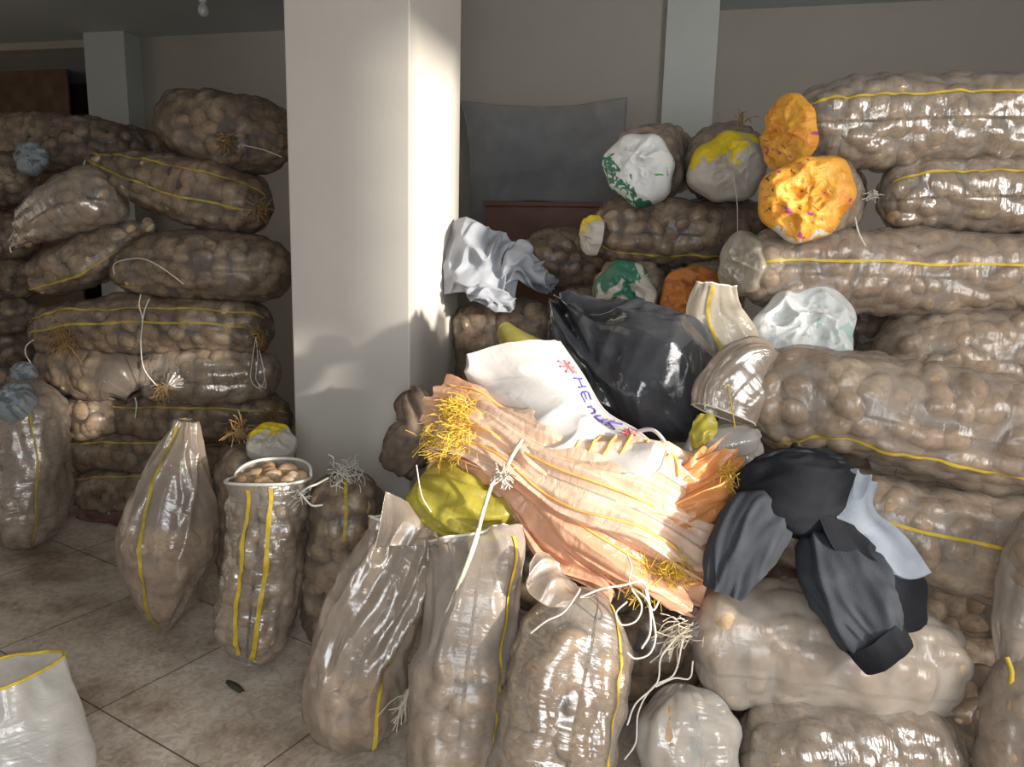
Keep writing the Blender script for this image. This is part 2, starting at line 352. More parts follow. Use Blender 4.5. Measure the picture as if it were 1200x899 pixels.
def tube_mesh(g, name, mat, parent, touch=None):
    V = g.B.reshape(-1, 3); F = grid_faces(g.ns, g.nt, True)
    uv = np.stack([g.S, g.TH * np.maximum(g.r, 0.05)[:, None]], -1).reshape(-1, 2)
    Fl = F
    caps = []
    if g.ends[0] != 'o': caps.append(list(range(g.nt)))
    if g.ends[1] != 'o': caps.append(list(range((g.ns - 1) * g.nt, g.ns * g.nt))[::-1])
    if caps:
        extra = []; n = len(V); VV = [V]; UU = [uv]
        for cp in caps:
            VV.append(V[cp].mean(0)[None]); UU.append(uv[cp].mean(0)[None])
            for k in range(len(cp)): extra.append([cp[k], cp[k], cp[(k + 1) % len(cp)], n]); 
            n += 1
        V = np.vstack(VV); uv = np.vstack(UU)
        tri = [[a, c, d] for a, _, c, d in extra]
        o = mesh_obj(name, V, [tuple(f) for f in F.tolist()] + tri, mat, parent, uv)
    else: o = mesh_obj(name, V, F, mat, parent, uv)
    if touch is not None and len(o.data.vertices) >= touch.size:
        a = o.data.attributes.new('touch', 'FLOAT', 'POINT'); q = np.zeros(len(o.data.vertices), np.float32); q[:touch.size] = touch.ravel(); a.data.foreach_set('value', q)
    return o

def wire(points, r, sides=5, n=None, ends=True):
    p = np.asarray(points, float)
    if n: p = catmull(p, np.linspace(0, 1, n))
    T = unit(np.gradient(p, axis=0)); a = np.array([0.31, 0.22, 0.92]); A = unit(np.cross(T, a)); Bv = np.cross(T, A)
    th = np.arange(sides) * 2 * math.pi / sides
    rr = np.broadcast_to(np.asarray(r, float), (len(p),))
    V = p[:, None] + rr[:, None, None] * (np.cos(th)[None, :, None] * A[:, None] + np.sin(th)[None, :, None] * Bv[:, None])
    return V.reshape(-1, 3), grid_faces(len(p), sides, True)
def join(parts):
    Vs, Fs, n = [], [], 0
    for v, f in parts: Vs.append(v); Fs.append(f + n); n += len(v)
    return np.vstack(Vs), np.vstack(Fs)
def string(parent, pts, r=0.0025, mat='string', name='tie_string', n=40):
    v, f = wire(pts, r, 5, n); return mesh_obj(name, v, f, MT[mat], parent)
def tuft(parent, p, direction, n=40, length=0.07, spread=0.7, r=0.0014, mat='fibre', name='frayed_fibres', seed=1, disc=0.02, curl=0.5):
    rs = np.random.RandomState(seed); d = unit(np.asarray(direction, float)); parts = []
    for k in range(n):
        q = np.asarray(p) + disc * rs.randn(3) * 0.6
        a = unit(d + spread * rs.randn(3)); b = unit(a + curl * rs.randn(3)); l = length * (0.4 + 0.8 * rs.rand())
        parts.append(wire([q, q + a * l * 0.5, q + a * l * 0.5 + b * l * 0.5 + np.array([0, 0, -0.15 * l])], r, 3, 6))
    v, f = join(parts); return mesh_obj(name, v, f, MT[mat], parent)
def rosette(parent, p, direction, R=0.06, mat='film', pleats=13, length=0.06, name='tied_neck', seed=0):
    """gathered and tied mouth of a sack: pleats drawn in to a neck that flares again"""
    d = unit(np.asarray(direction, float)); p = np.asarray(p, float)
    g = tube([p - d * length * 0.7, p - d * length * 0.2, p + d * length * 0.25, p + d * length], [R, R * 0.55, R * 0.26, R * 0.4], ref=(0.1, 0.2, 1), res=0.004, ends='oo', nt=72, ns=22, lump=0)
    k = 1 + 0.13 * np.cos(pleats * g.TH + 3 * np.sin(g.TH + seed)) + 0.06 * np.cos(29 * g.TH) + 0.3 * (vnoise(np.sin(g.TH) * 2 + 5, np.cos(g.TH) * 2 + 5, seed + 2) - .5)
    g.B = g.c[:, None] + (g.B - g.c[:, None]) * k[..., None]
    return tube_mesh(g, name, MT[mat], parent)

# ------------------------------------------------------------------ potatoes: shapes
def ico(sub):
    bpy_me = bpy.data.meshes.new('t'); import bmesh
    bm = bmesh.new(); bmesh.ops.create_icosphere(bm, subdivisions=sub, radius=1.0); bm.to_mesh(bpy_me); bm.free()
    v = np.array([x.co[:] for x in bpy_me.vertices]); f = np.array([p.vertices[:] for p in bpy_me.polygons]); bpy.data.meshes.remove(bpy_me)
    return v, f
ICO_V, ICO_F = ico(3)
POT = []
for k in range(6):
    rs = np.random.RandomState(40 + k); v = ICO_V.copy()
    d = 0.97 + 0.05 * np.sin(v @ rs.randn(3) * 2 + rs.rand() * 6) + 0.03 * np.sin(v @ rs.randn(3) * 3.2 + rs.rand() * 6)
    v = v * d[:, None]; v[:, 1] += 0.05 * rs.randn() * v[:, 0] ** 2 ; v[:, 1] -= v[:, 1].mean()
    POT.append(v)
POT_MESH = []
for k in range(6):
    me = bpy.data.meshes.new('potato'); me.from_pydata(POT[k].tolist(), [], ICO_F.tolist())
    me.polygons.foreach_set('use_smooth', np.ones(len(me.polygons), bool)); me.materials.append(MT['potato']); POT_MESH.append(me)
POTATOES = []   # (apparent size, matrix 3x3 axes scaled, centre, variant, label, group, must)
def add_potato(cen, ax, key, must=False):
    px, py, z = seen(cen)
    if z < 0.2 or not (-160 < px < 1360 and -120 < py < 1020): return
    inside = 0 < px < 1200 and 0 < py < 899
    POTATOES.append((np.linalg.norm(ax[0]) / z * (1 if inside else 0.02), ax, np.asarray(cen), random.randrange(6), key, must))
random.seed(5)

# ------------------------------------------------------------------ the potato sack
SACK_LABEL = {}
def sack(key, label, pts, radii, ends='rr', mat='film', stripes=(), pot=(0.0, 1.0), res=0.011, ref=None, sag=0.08, seed=1, flat=1.0,
         psize=1.0, folds=0.0, fold_t=(0, 1), world=False, stripe_mat='yellow', name='potato_sack', cat='sack', lump=0.045, tight=2, sink=0.016, group='potato sacks', deep=0.016, clear=1.0):
    sp = np.array([p if world else P(*p) for p in pts], float)
    g = tube(sp, radii, ref, res, ends, sag, lump, seed, flat)
    rs = np.random.RandomState(seed * 7 + 3)
    zmin = g.B[..., 2].min()
    if zmin < 0.004:        # rest it on the floor: push the underside flat instead of through the tiles
        lift = min(0.004 - zmin, 0.05); g.B[..., 2] += lift; g.c = g.c + np.array([0, 0, lift]); g.B[..., 2] = np.maximum(g.B[..., 2], 0.004); gnorm(g)
    base = g.c.mean(0).copy(); base[2] = g.B[..., 2].min()
    root = thing(name, label, cat, base, group)
    SACK_LABEL[key] = label
    H = np.full(g.S.shape, -sink); touch = None; Q = np.full(g.S.shape, 9.0)
    tn = g.s / g.L
    if pot:
        a0, b0, c0 = 0.047 * psize, 0.036 * psize, 0.031 * psize
        step = 0.072 * psize; row = 0
        s0, s1 = pot[0] * g.L, pot[1] * g.L; sv = s0 + 0.02
        while sv < s1 - 0.01:
            i = int(np.argmin(np.abs(g.s - sv))); R = g.r[i]
            if R > 0.05:
                n = max(4, int(2 * math.pi * R / step)); off = rs.rand()
                for k in range(n):
                    th = ((k + off + 0.5 * (row % 2) + 0.5 * (rs.rand() - 0.5)) / n) * 2 * math.pi % (2 * math.pi)
                    ss = np.clip(sv + 0.6 * step * (rs.rand() - 0.5), 0.01, g.L - 0.01)
                    i = int(np.argmin(np.abs(g.s - ss))); j = int(th / (2 * math.pi) * g.nt) % g.nt
                    sc = 0.72 + 0.52 * rs.rand(); el = 0.9 + 0.35 * rs.rand(); a, b, c = a0 * sc * el, b0 * sc, c0 * sc; phi = rs.rand() * math.pi
                    dep = c + 0.002 + deep * rs.rand() ** 1.5
                    dth = (g.TH - th + math.pi) % (2 * math.pi) - math.pi
                    iw = np.abs(g.s - ss) < a * 1.3
                    du = (g.S[iw] - ss); dv = dth[iw] * g.r[iw][:, None]
                    x = du * math.cos(phi) + dv * math.sin(phi); y = -du * math.sin(phi) + dv * math.cos(phi)
                    q = (x / (a * 1.16)) ** 2 + (y / (b * 1.16)) ** 2
                    h = np.where(q < 1, -dep + (c * 1.08 + 0.002) * np.sqrt(np.clip(1 - q, 0, 1)) , -1)
                    H[iw] = np.maximum(H[iw], h); Q[iw] = np.minimum(Q[iw], q + np.clip(dep - c - .004, 0, .02) * 40)
                    N = g.N[i, j]; cen = g.B[i, j] - N * dep
                    if (EYE - cen) @ N / np.linalg.norm(EYE - cen) < -0.15: continue
                    Tt = unit(g.T[i] - (g.T[i] @ N) * N); Bt = np.cross(N, Tt)
                    # theta grows along (dP/dtheta)
                    dPt = g.B[i, (j + 1) % g.nt] - g.B[i, j]; Bt = Bt * np.sign(Bt @ dPt + 1e-9)
                    A = Tt * math.cos(phi) + Bt * math.sin(phi); Bq = -Tt * math.sin(phi) + Bt * math.cos(phi)
                    add_potato(cen, np.array([A * a, Bq * b, N * c]), key)
            sv += step * 0.88; row += 1
        # the film spans from potato to potato: relax, then keep it just outside every potato
        K = H.copy()
        for _ in range(tight):
            K = (K + np.roll(K, 1, 1) + np.roll(K, -1, 1) + np.vstack([K[:1], K[:-1]]) + np.vstack([K[1:], K[-1:]])) / 5
            K = np.maximum(K, H)
        H = K + 0.004
        e = np.clip(g.r / 0.05, 0, 1)[:, None]; H = H * e
        out = (tn < pot[0]) | (tn > pot[1])
        for lo, sgn in ((pot[0], -1), (pot[1], 1)):
            wgt = np.clip(1 - np.maximum(0, (tn - lo) * sgn) / 0.12, 0, 1)[:, None]; H = H * (wgt if sgn else 1)
    else: H = np.zeros_like(H)
    if folds:
        fw = np.clip(np.minimum((tn - fold_t[0]) / 0.1, (fold_t[1] - tn) / 0.1) + 0.0, 0, 1)
        if fold_t[0] <= 0: fw = np.clip((fold_t[1] - tn) / 0.1, 0, 1)
        if fold_t[1] >= 1: fw = np.clip((tn - fold_t[0]) / 0.1, 0, 1)
        f1 = ridged(g.TH * 2.2 + g.S * 3 + seed, g.S * 2.0, seed + 11) - 0.5
        f1 = f1 * np.minimum(1, np.minimum(g.TH, 2 * math.pi - g.TH) / 0.4)
        f2 = (ridged(g.TH * 5 / 2 - g.S * 7, g.S * 9 + g.TH, seed + 5) - 0.5) * np.minimum(1, np.minimum(g.TH, 2 * math.pi - g.TH) / 0.4)
        H = H + folds * (f1 + 0.4 * f2) * fw[:, None]
    g.B = g.B + g.N * H[..., None]
    low = g.B[..., 2] < 0.002; g.B[..., 2][low] = 0.002
    if pot: touch = clear * np.clip((1.0 - Q) / 0.55, 0, 1).astype(np.float32)
    body = tube_mesh(g, 'sack_film', MT[mat], root, touch)
    gnorm(g)
    for st in stripes:
        th0, wd = math.radians(st[0]), st[1]; twist = math.radians(st[2]) if len(st) > 2 else 0; t0, t1 = (st[3], st[4]) if len(st) > 4 else (0.04, 0.97)
        idx = [i for i in range(g.ns) if t0 <= tn[i] <= t1]; V = []
        rr = np.random.RandomState(seed + int(st[0]) % 50)
        for i in idx:
            th = th0 + twist * tn[i] + 0.02 * math.sin(g.s[i] * 21 + seed); r = max(g.r[i], 0.03)
            for q in (-1, -0.5, 0, 0.5, 1):
                x = ((th + q * wd * 0.38 / r) / (2 * math.pi) * g.nt) % g.nt; j = int(x); f = x - j
                V.append(g.B[i, j] * (1 - f) + g.B[i, (j + 1) % g.nt] * f + g.N[i, j] * 0.0045)
        mesh_obj('stripe', np.array(V), grid_faces(len(idx), 5), MT[stripe_mat], body)
    root['_g'] = 0; del root['_g']
    return root, g
def end_cap(root, p, direction, R, mat, seed=1, dome=0.07, name='end_cover', ecc=1.0):
    """crumpled scrap of printed sacking stuffed over the mouth of a sack"""
    d = unit(np.asarray(direction, float)); a = unit(np.cross(d, (0, 0, 1))); b = np.cross(a, d)
    n, m = 46, 120
    r = np.linspace(0, 1, n) ** 0.8; th = np.arange(m) * 2 * math.pi / m
    Rr, TH = np.meshgrid(r, th, indexing='ij')
    x, y = Rr * np.cos(TH), Rr * np.sin(TH)
    cr = crumple(x * 1.7 + 7, y * 1.7 + 5, seed, 3); cr = cr + 0.5 * (ridged(x * 1.5 + y + 3, y * 2.2 - x + 4, seed + 3) ** 3 - .4)
    rd = (ridged(TH / (2 * math.pi) * 11 * np.minimum(1, (2 * math.pi - TH) / .3), Rr * 1.5, seed + 9) - 0.5) * np.clip(Rr * 1.5, 0, 1)
    h = dome * np.sqrt(np.clip(1 - Rr ** 3, 0, 1)) + (0.075 * cr + 0.035 * rd) * R / 0.17 * np.clip(1.15 - Rr, 0.15, 1)
    pr = R * (1 + 0.06 * np.sin(2 * TH + seed) + 0.05 * np.sin(3 * TH + 1.3 * seed) + 0.035 * np.sin(7 * TH + 2 * seed)) * Rr
    V = np.asarray(p) + (pr * np.cos(TH))[..., None] * a * ecc + (pr * np.sin(TH))[..., None] * b + h[..., None] * d
    rim = np.asarray(p) + (pr[-1] * 1.0 * np.cos(th))[:, None] * a * ecc + (pr[-1] * np.sin(th))[:, None] * b - d * 0.035
    V = np.concatenate([V, rim[None]], 0)
    uv = np.stack([np.append(x, x[-1:] * 1.05, 0) * R, np.append(y, y[-1:] * 1.05, 0) * R], -1) * 3
    return mesh_obj(name, V.reshape(-1, 3), grid_faces(n + 1, m, True), MT[mat], root, uv.reshape(-1, 2))

def patch(name, ctrl, mat, parent=None, nu=90, nv=90, disp=None, thick=0.004, origin=None):
    """sheet through a grid of control points (world), upsampled, folded by disp(u,v) along its normal, with real thickness"""
    c = np.asarray(ctrl, float); u = np.linspace(0, 1, nu); v = np.linspace(0, 1, nv)
    A = np.stack([catmull(c[i], v) for i in range(c.shape[0])], 0)
    Bm = np.stack([catmull(A[:, j], u) for j in range(nv)], 1)
    N = unit(np.cross(np.gradient(Bm, axis=0), np.gradient(Bm, axis=1)))
    if ((EYE - Bm) * N).sum(-1).mean() < 0: N = -N
    Uq, Vq = np.meshgrid(u, v, indexing='ij')
    if disp is not None: Bm = Bm + N * disp(Uq, Vq)[..., None]
    n = nu * nv; F = grid_faces(nu, nv)
    back = Bm - N * thick
    V = np.vstack([Bm.reshape(-1, 3), back.reshape(-1, 3)])
    ring = [(0, j) for j in range(nv)] + [(i, nv - 1) for i in range(1, nu)] + [(nu - 1, j) for j in range(nv - 2, -1, -1)] + [(i, 0) for i in range(nu - 2, 0, -1)]
    ids = np.array([i * nv + j for i, j in ring]); nx = np.roll(ids, -1)
    side = np.stack([ids, nx, nx + n, ids + n], -1)
    Fa = np.vstack([F, F[:, ::-1] + n, side])
    L1 = np.linalg.norm(np.diff(Bm[:, nv // 2], axis=0), axis=1).sum(); L2 = np.linalg.norm(np.diff(Bm[nu // 2], axis=0), axis=1).sum()
    uv = np.stack([Uq * L1, Vq * L2], -1).reshape(-1, 2)
    if parent is None and origin is None: origin = (*Bm.reshape(-1, 3).mean(0)[:2], Bm[..., 2].min())
    o = mesh_obj(name, V, Fa, MT[mat], parent, np.vstack([uv, uv]), origin=origin)
    def at(uu, vv, off=0.002):
        i = min(max(uu, 0), 1) * (nu - 1); j = min(max(vv, 0), 1) * (nv - 1); i0, j0 = int(min(i, nu - 2)), int(min(j, nv - 2)); fi, fj = i - i0, j - j0
        q = (Bm[i0, j0] * (1 - fi) + Bm[i0 + 1, j0] * fi) * (1 - fj) + (Bm[i0, j0 + 1] * (1 - fi) + Bm[i0 + 1, j0 + 1] * fi) * fj
        return q + N[int(round(i)), int(round(j))] * off
    return o, at
def PG(rows): return [[P(*q) for q in r] for r in rows]

# ------------------------------------------------------------------ the room
PSI = math.radians(-13); UH = np.array([math.cos(PSI), math.sin(PSI), 0]); VH = np.array([-math.sin(PSI), math.cos(PSI), 0])
CEIL = 3.2
def rp(u, v, z): return UH * u + VH * v + np.array([0, 0, z])
def box(name, u0, u1, v0, v1, z0, z1, mat, kind='structure', parent=None, bevel=0.0):
    V = [rp(u, v, z) for z in (z0, z1) for u, v in ((u0, v0), (u1, v0), (u1, v1), (u0, v1))]
    F = [(3, 2, 1, 0), (4, 5, 6, 7), (0, 1, 5, 4), (1, 2, 6, 5), (2, 3, 7, 6), (3, 0, 4, 7)]
    o = mesh_obj(name, V, F, MT[mat], parent, smooth=False)
    if bevel:
        b = o.modifiers.new('bevel', 'BEVEL'); b.width = bevel; b.segments = 2
    if kind and parent is None: o['kind'] = kind
    return o
box('floor', -9, 4.2, -2.5, 9, -0.1, 0, 'floor')
box('ceiling', -9, 4.2, -2.5, 9, CEIL, CEIL + 0.1, 'ceiling')
VB = 5.75
uL_ = (lambda r: (EYE + r * ((VB - 0.19) / (r @ VH))) @ UH)(ray(101, 90))
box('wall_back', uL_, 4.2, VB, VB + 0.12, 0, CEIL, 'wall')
box('wall_left', -8.6, -8.48, -2.5, 9, 0, CEIL, 'wall')
def uv_of(p): return float(np.dot(p, UH)), float(np.dot(p, VH))
def on_v(px, py, v):
    r = ray(px, py); k = (v - EYE @ VH) / (r @ VH); q = EYE + r * k; return q @ UH, q[2]
# pilasters on the back wall, coloured paler and greyer than it
uA = on_v(148, 90, VB - 0.19)[0]; uL = on_v(101, 90, VB - 0.19)[0]
o = box('trim_1', uL, uA, VB - 0.19, VB + 0.3, 0, CEIL, 'pilaster')
uR0 = on_v(545, 90, 5.15)[0]; uR1 = on_v(778, 90, 5.15)[0]; uR2 = on_v(838, 90, 5.1)[0]
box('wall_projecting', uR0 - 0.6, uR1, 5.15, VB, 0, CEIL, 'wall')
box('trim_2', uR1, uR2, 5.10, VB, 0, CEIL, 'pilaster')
# doorway beyond the left pilaster: lintel, room shade as a near-black wall, brown board leaning in it
uD0 = -8.48
zt = on_v(60, 57, VB)[1]
box('wall_lintel', uD0, uL, VB, VB + 0.12, zt, CEIL, 'wall')
box('wall_recess', uD0 - 0.4, uL + 0.6, VB + 1.5, VB + 1.6, 0, CEIL, 'dark')  # near-black colour stands in for the shade of the unlit room
ub0, zb1 = on_v(-40, 82, VB + 0.9); ub1, zb0 = on_v(82, 140, VB + 0.9)
bt = thing('wooden_board', 'brown wooden board standing in the dark doorway at far left', 'board', rp((ub0 + ub1) / 2, VB + 0.92, 0))
box('panel', ub0, ub1, VB + 0.9, VB + 0.93, 0.0, zb1, 'wood', None, bt, 0.004)
box('edge_rail', ub0 - 0.01, ub1 + 0.01, VB + 0.88, VB + 0.95, zb1, zb1 + 0.04, 'wood', None, bt, 0.004)
# right wall with two window openings (daylight and sun come through them)
UW = 3.05
wins = [(-0.08, 0.68, 1.0, 1.86), (0.80, 1.48, 1.70, 3.18)]
def wallbits():
    parts = []; vs = [-2.5, wins[0][0], wins[0][1], wins[1][0], wins[1][1], 9]
    def b(v0, v1, z0, z1):
        V = np.array([rp(u, v, z) for z in (z0, z1) for u, v in ((UW, v0), (UW + .14, v0), (UW + .14, v1), (UW, v1))])
        parts.append((V, np.array([(3, 2, 1, 0), (4, 5, 6, 7), (0, 1, 5, 4), (1, 2, 6, 5), (2, 3, 7, 6), (3, 0, 4, 7)])))
    b(vs[0], vs[1], 0, CEIL); b(vs[2], vs[3], 0, CEIL); b(vs[4], vs[5], 0, CEIL)
    for (v0, v1, z0, z1) in wins: b(v0, v1, 0, z0); b(v0, v1, z1, CEIL)
    return join(parts)
v, f = wallbits(); o = mesh_obj('wall_right', v, f, MT['wall'], smooth=False); o['kind'] = 'structure'
# the square pillar
fx = lambda px, py: (lambda r: r[0] / r[1])(ray(px, py))
PSC = math.radians(-15.5); cu = np.array([math.cos(PSC), math.sin(PSC), 0]); cv = np.array([-math.sin(PSC), math.cos(PSC), 0])
YA = 3.2; A0 = np.array([fx(480, 250) * YA, YA, 0])
def reach(sl, d): # distance along d from A0 until x/y == sl
    return (sl * A0[1] - A0[0]) / (d[0] - sl * d[1])
wf = reach(fx(338.5, 250), -cu); wr = reach(fx(538, 250), cv)
B0 = A0 - cu * wf; C0 = A0 + cv * wr; D0 = B0 + cv * wr
V = [q + np.array([0, 0, z]) for z in (0, CEIL) for q in (B0, A0, C0, D0)]
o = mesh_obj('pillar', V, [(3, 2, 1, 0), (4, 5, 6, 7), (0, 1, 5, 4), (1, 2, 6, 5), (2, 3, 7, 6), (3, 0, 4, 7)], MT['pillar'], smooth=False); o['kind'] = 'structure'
bv = o.modifiers.new('bevel', 'BEVEL'); bv.width = 0.008; bv.segments = 3
print('pillar', wf, wr, B0, A0)

# hanging bulb
pb = P(238, 8, 4.6)
bl = thing('light_bulb', 'bare light bulb hanging from the ceiling at upper left', 'light bulb', (pb[0], pb[1], pb[2] - 0.05))
prof = [(0.0, -0.055), (0.016, -0.05), (0.027, -0.034), (0.03, -0.018), (0.025, 0.0), (0.015, 0.018), (0.013, 0.03)]
def lathe(prof, c, n=24):
    pr = np.array(prof); th = np.arange(n) * 2 * math.pi / n
    V = np.stack([pr[:, 0:1] * np.cos(th), pr[:, 0:1] * np.sin(th), np.repeat(pr[:, 1:2], n, 1)], -1) + np.asarray(c)
    return V.reshape(-1, 3), grid_faces(len(pr), n, True)
v, f = lathe(prof, pb); mesh_obj('bulb', v, f, MT['glassb'], bl)
v, f = lathe([(0.0, 0.025), (0.02, 0.025), (0.022, 0.05), (0.018, 0.085), (0.005, 0.09), (0.0, 0.09)], pb); mesh_obj('socket', v, f, MT['ceramic'], bl)
v, f = wire([pb + np.array([0, 0, 0.085]), np.array([pb[0], pb[1], CEIL])], 0.003, 6); mesh_obj('cord', v, f, MT['ceramic'], bl)

# thin sheet strung up on the back wall, brown chest under it
vs = 5.05
def rw(px, py, v): u, z = on_v(px, py, v); return rp(u, v, z)
rows = [[rw(541, 119, vs), rw(600, 125, vs), rw(670, 124, vs), rw(735, 114, vs)],
        [rw(549, 160, vs), rw(600, 165, vs - .02), rw(670, 165, vs), rw(732, 160, vs)],
        [rw(551, 205, vs), rw(600, 205, vs), rw(670, 203, vs - .02), rw(728, 205, vs)],
        [rw(553, 300, vs), rw(600, 240, vs), rw(670, 238, vs), rw(724, 240, vs)]]
sh, at = patch('hanging_sheet', rows, 'sheet', disp=lambda u, v: 0.03 * (ridged(v * 3 + u, u * 4, 3) - .5) + 0.02 * np.exp(-(u * 14) ** 2), nu=60, nv=80)
tag(sh, 'thin grey-white sheet strung up on the back wall', 'sheet')
ch = thing('wooden_chest', 'red-brown wooden chest against the back wall below the hanging sheet', 'chest', rp(0, 4.9, 0))
u0, z1 = on_v(570, 236, 4.85); u1, _ = on_v(735, 236, 4.85)
ch.location = Vector(rp((u0 + u1) / 2, 4.95, 0))
box('chest_body', u0, u1, 4.85, 5.1, 0, z1 - 0.03, 'redwood', None, ch, 0.006)
box('lid', u0 - .02, u1 + .02, 4.83, 5.1, z1 - 0.03, z1, 'redwood', None, ch, 0.006)

exec_sacks = True
# ================================================================== SACKS
tocam = lambda p: unit(EYE - np.asarray(p))
# ---- stack at the left, behind the pillar
def tied(root, px, py, Y, d, R=0.06, mat='film_dim', n=26, fib='fibre', seed=1, length=0.07, spread=0.8):
    p = P(px, py, Y); nk = rosette(root, p, d, R, mat, seed=seed); tuft(nk, p + unit(np.array(d, float)) * 0.04, d, n, length, spread, mat=fib, seed=seed, r=0.0017, name='frayed_fibres')
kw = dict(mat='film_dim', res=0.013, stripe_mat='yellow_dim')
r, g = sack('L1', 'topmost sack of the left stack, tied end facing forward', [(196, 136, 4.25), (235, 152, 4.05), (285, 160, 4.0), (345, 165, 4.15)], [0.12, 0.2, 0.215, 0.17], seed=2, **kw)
tied(r, 268, 166, 3.77, (0.2, -1, -0.15), 0.06, seed=2, n=44); string(r, [P(285, 170, 3.78), P(310, 176, 3.78), P(330, 184, 3.8)])
patch('loose_corner', PG([[(190, 150, 4.05), (189, 128, 4.06), (196, 112, 4.1)], [(212, 145, 3.98), (208, 122, 4.0), (207, 105, 4.08)], [(238, 140, 3.95), (230, 124, 3.98), (224, 116, 4.06)]]), 'film_dim', r, 30, 30, lambda u, v: .02 * (ridged(u * 3, v * 2, 4) - .5), .003)
r, g = sack('L2', 'long sack second from the top of the left stack, thin end pointing left', [(104, 186, 4.1), (165, 208, 3.97), (240, 231, 3.9), (322, 246, 3.95)], [0.035, 0.14, 0.185, 0.165], ends='tr', seed=3, stripes=[(35, .012), (-5, .012)], **kw)
tied(r, 302, 243, 3.70, (0.55, -1, -0.1), 0.06, seed=3, n=54); string(r, [P(104, 186, 4.08), P(99, 190, 4.08), P(98, 200, 4.08)], .004)
r, g = sack('L3', 'shiny sack at the left edge of the left stack, tapered end drooping to the left', [(16, 286, 3.95), (55, 258, 3.9), (100, 240, 3.95), (150, 238, 4.1)], [0.025, 0.13, 0.19, 0.16], ends='tr', seed=4, mat='film_shiny', res=0.013, folds=0.02, fold_t=(0, .4))
string(r, [P(17, 285, 3.95), P(12, 290, 3.94), P(13, 296, 3.94)], .004)
r, g = sack('L4a', 'slack flat sack in the left stack with a loose tail rising to the right', [(34, 332, 3.84), (90, 312, 3.88), (140, 290, 3.95), (182, 266, 4.05)], [(0.09, 0.085), (0.15, 0.14), (0.14, 0.11), (0.10, 0.03)], ends='st', seed=5, folds=0.015, stripes=[(-28, .013, 8)], **kw)
r, g = sack('L4b', 'bulging sack in the left stack with a white thread across it', [(128, 322, 3.9), (185, 314, 3.84), (255, 313, 3.82), (345, 318, 3.95)], [(0.09, 0.07), (0.18, .17), (0.2, .19), 0.17], seed=6, stripes=[(-30, .012, 0, 0, .3)], **kw)
string(r, [P(134, 322, 3.72), P(133, 312, 3.7), P(140, 306, 3.68), P(165, 303, 3.63), P(185, 311, 3.6), P(205, 325, 3.6), P(215, 333, 3.6)], .0028)
r, g = sack('L5', 'sack with two yellow stripes and frayed ends in the middle of the left stack', [(42, 394, 3.85), (110, 384, 3.8), (200, 381, 3.78), (322, 386, 3.88)], [0.13, 0.16, 0.158, 0.15], seed=7, stripes=[(35, .013), (8, .013)], **kw)
tied(r, 302, 388, 3.66, (0.6, -1, -.2), 0.05, seed=7, n=50); tuft(r, P(75, 395, 3.64), (0.3, -1, -0.3), 90, 0.09, 0.9, 0.0018, seed=8, disc=0.04)
string(r, [P(165, 345, 3.6), P(163, 358, 3.6), P(167, 375, 3.6), P(165, 400, 3.6), P(168, 430, 3.58), P(180, 448, 3.56), P(188, 455, 3.56)], .003)
string(r, [P(175, 350, 3.6), P(170, 362, 3.6), P(167, 376, 3.6)], .003)
for dx in (0, 6): string(r, [P(300, 395, 3.66), P(296 + dx, 420, 3.66), P(294 + dx, 445, 3.66), P(305 + dx, 455, 3.66), P(310, 440, 3.67), P(304, 410, 3.67)], .0022)
string(r, [P(40, 398, 3.7), P(31, 405, 3.68), P(30, 415, 3.68), P(36, 425, 3.68)], .003)
r, g = sack('L6', 'grey-brown slack sack in the left stack with its empty corner hanging to a point', [(46, 425, 3.85), (100, 435, 3.8), (142, 442, 3.75), (160, 462, 3.72)], [0.12, 0.155, 0.14, 0.045], ends='rt', seed=9, folds=0.02, fold_t=(.45, 1), pot=(0, .75), **kw)
string(r, [P(158, 466, 3.68), P(160, 475, 3.66), P(158, 490, 3.66)], .003)
r, g = sack('L6b', 'shiny wrinkled sack in the left stack, tied end facing forward', [(168, 440, 3.88), (215, 440, 3.8), (262, 441, 3.8), (330, 440, 3.95)], [0.15, 0.165, 0.165, 0.14], mat='film_shiny', res=0.012, seed=10)
tied(r, 198, 452, 3.58, (-0.2, -1, -.25), 0.05, 'film_shiny', seed=10, n=44)
r, g = sack('L7', 'low sack with a frayed knot near the right end in the left stack', [(112, 485, 3.9), (190, 489, 3.84), (260, 491, 3.82), (345, 492, 3.92)], [0.12, 0.145, 0.15, 0.14], seed=11, stripes=[(30, .012)], **kw)
tied(r, 275, 497, 3.62, (0.2, -1, -.1), 0.05, seed=11, n=44)
tuft(r, P(318, 492, 3.75), (0.1, -.6, .8), 40, 0.1, 0.8, 0.0018, seed=12)
r, g = sack('L7b', 'short end of a sack poking out between the shiny standing bag and the stack', [(70, 490, 3.95), (95, 489, 3.8), (118, 488, 3.8), (150, 488, 3.9)], [0.11, 0.13, 0.12, 0.1], seed=13, **kw)
r, g = sack('L8', 'dark sack with a faint stripe, third from the bottom of the left stack', [(88, 528, 3.95), (150, 528, 3.85), (230, 530, 3.86), (345, 530, 3.95)], [0.12, 0.14, 0.14, 0.13], seed=14, stripes=[(30, .012)], **kw)
r, g = sack('L9', 'dark sack next to bottom of the left stack', [(88, 572, 3.95), (150, 572, 3.85), (230, 574, 3.86), (345, 574, 3.95)], [0.12, 0.145, 0.145, 0.13], seed=15, stripes=[(40, .012)], **kw)
r, g = sack('L10', 'dark reddish sack lying on the floor under the left stack', [(100, 612, 3.98), (160, 612, 3.9), (240, 614, 3.9), (345, 614, 3.98)], [0.13, 0.15, 0.15, 0.14], mat='darkred', pot=(0, 1), res=0.016, seed=16)
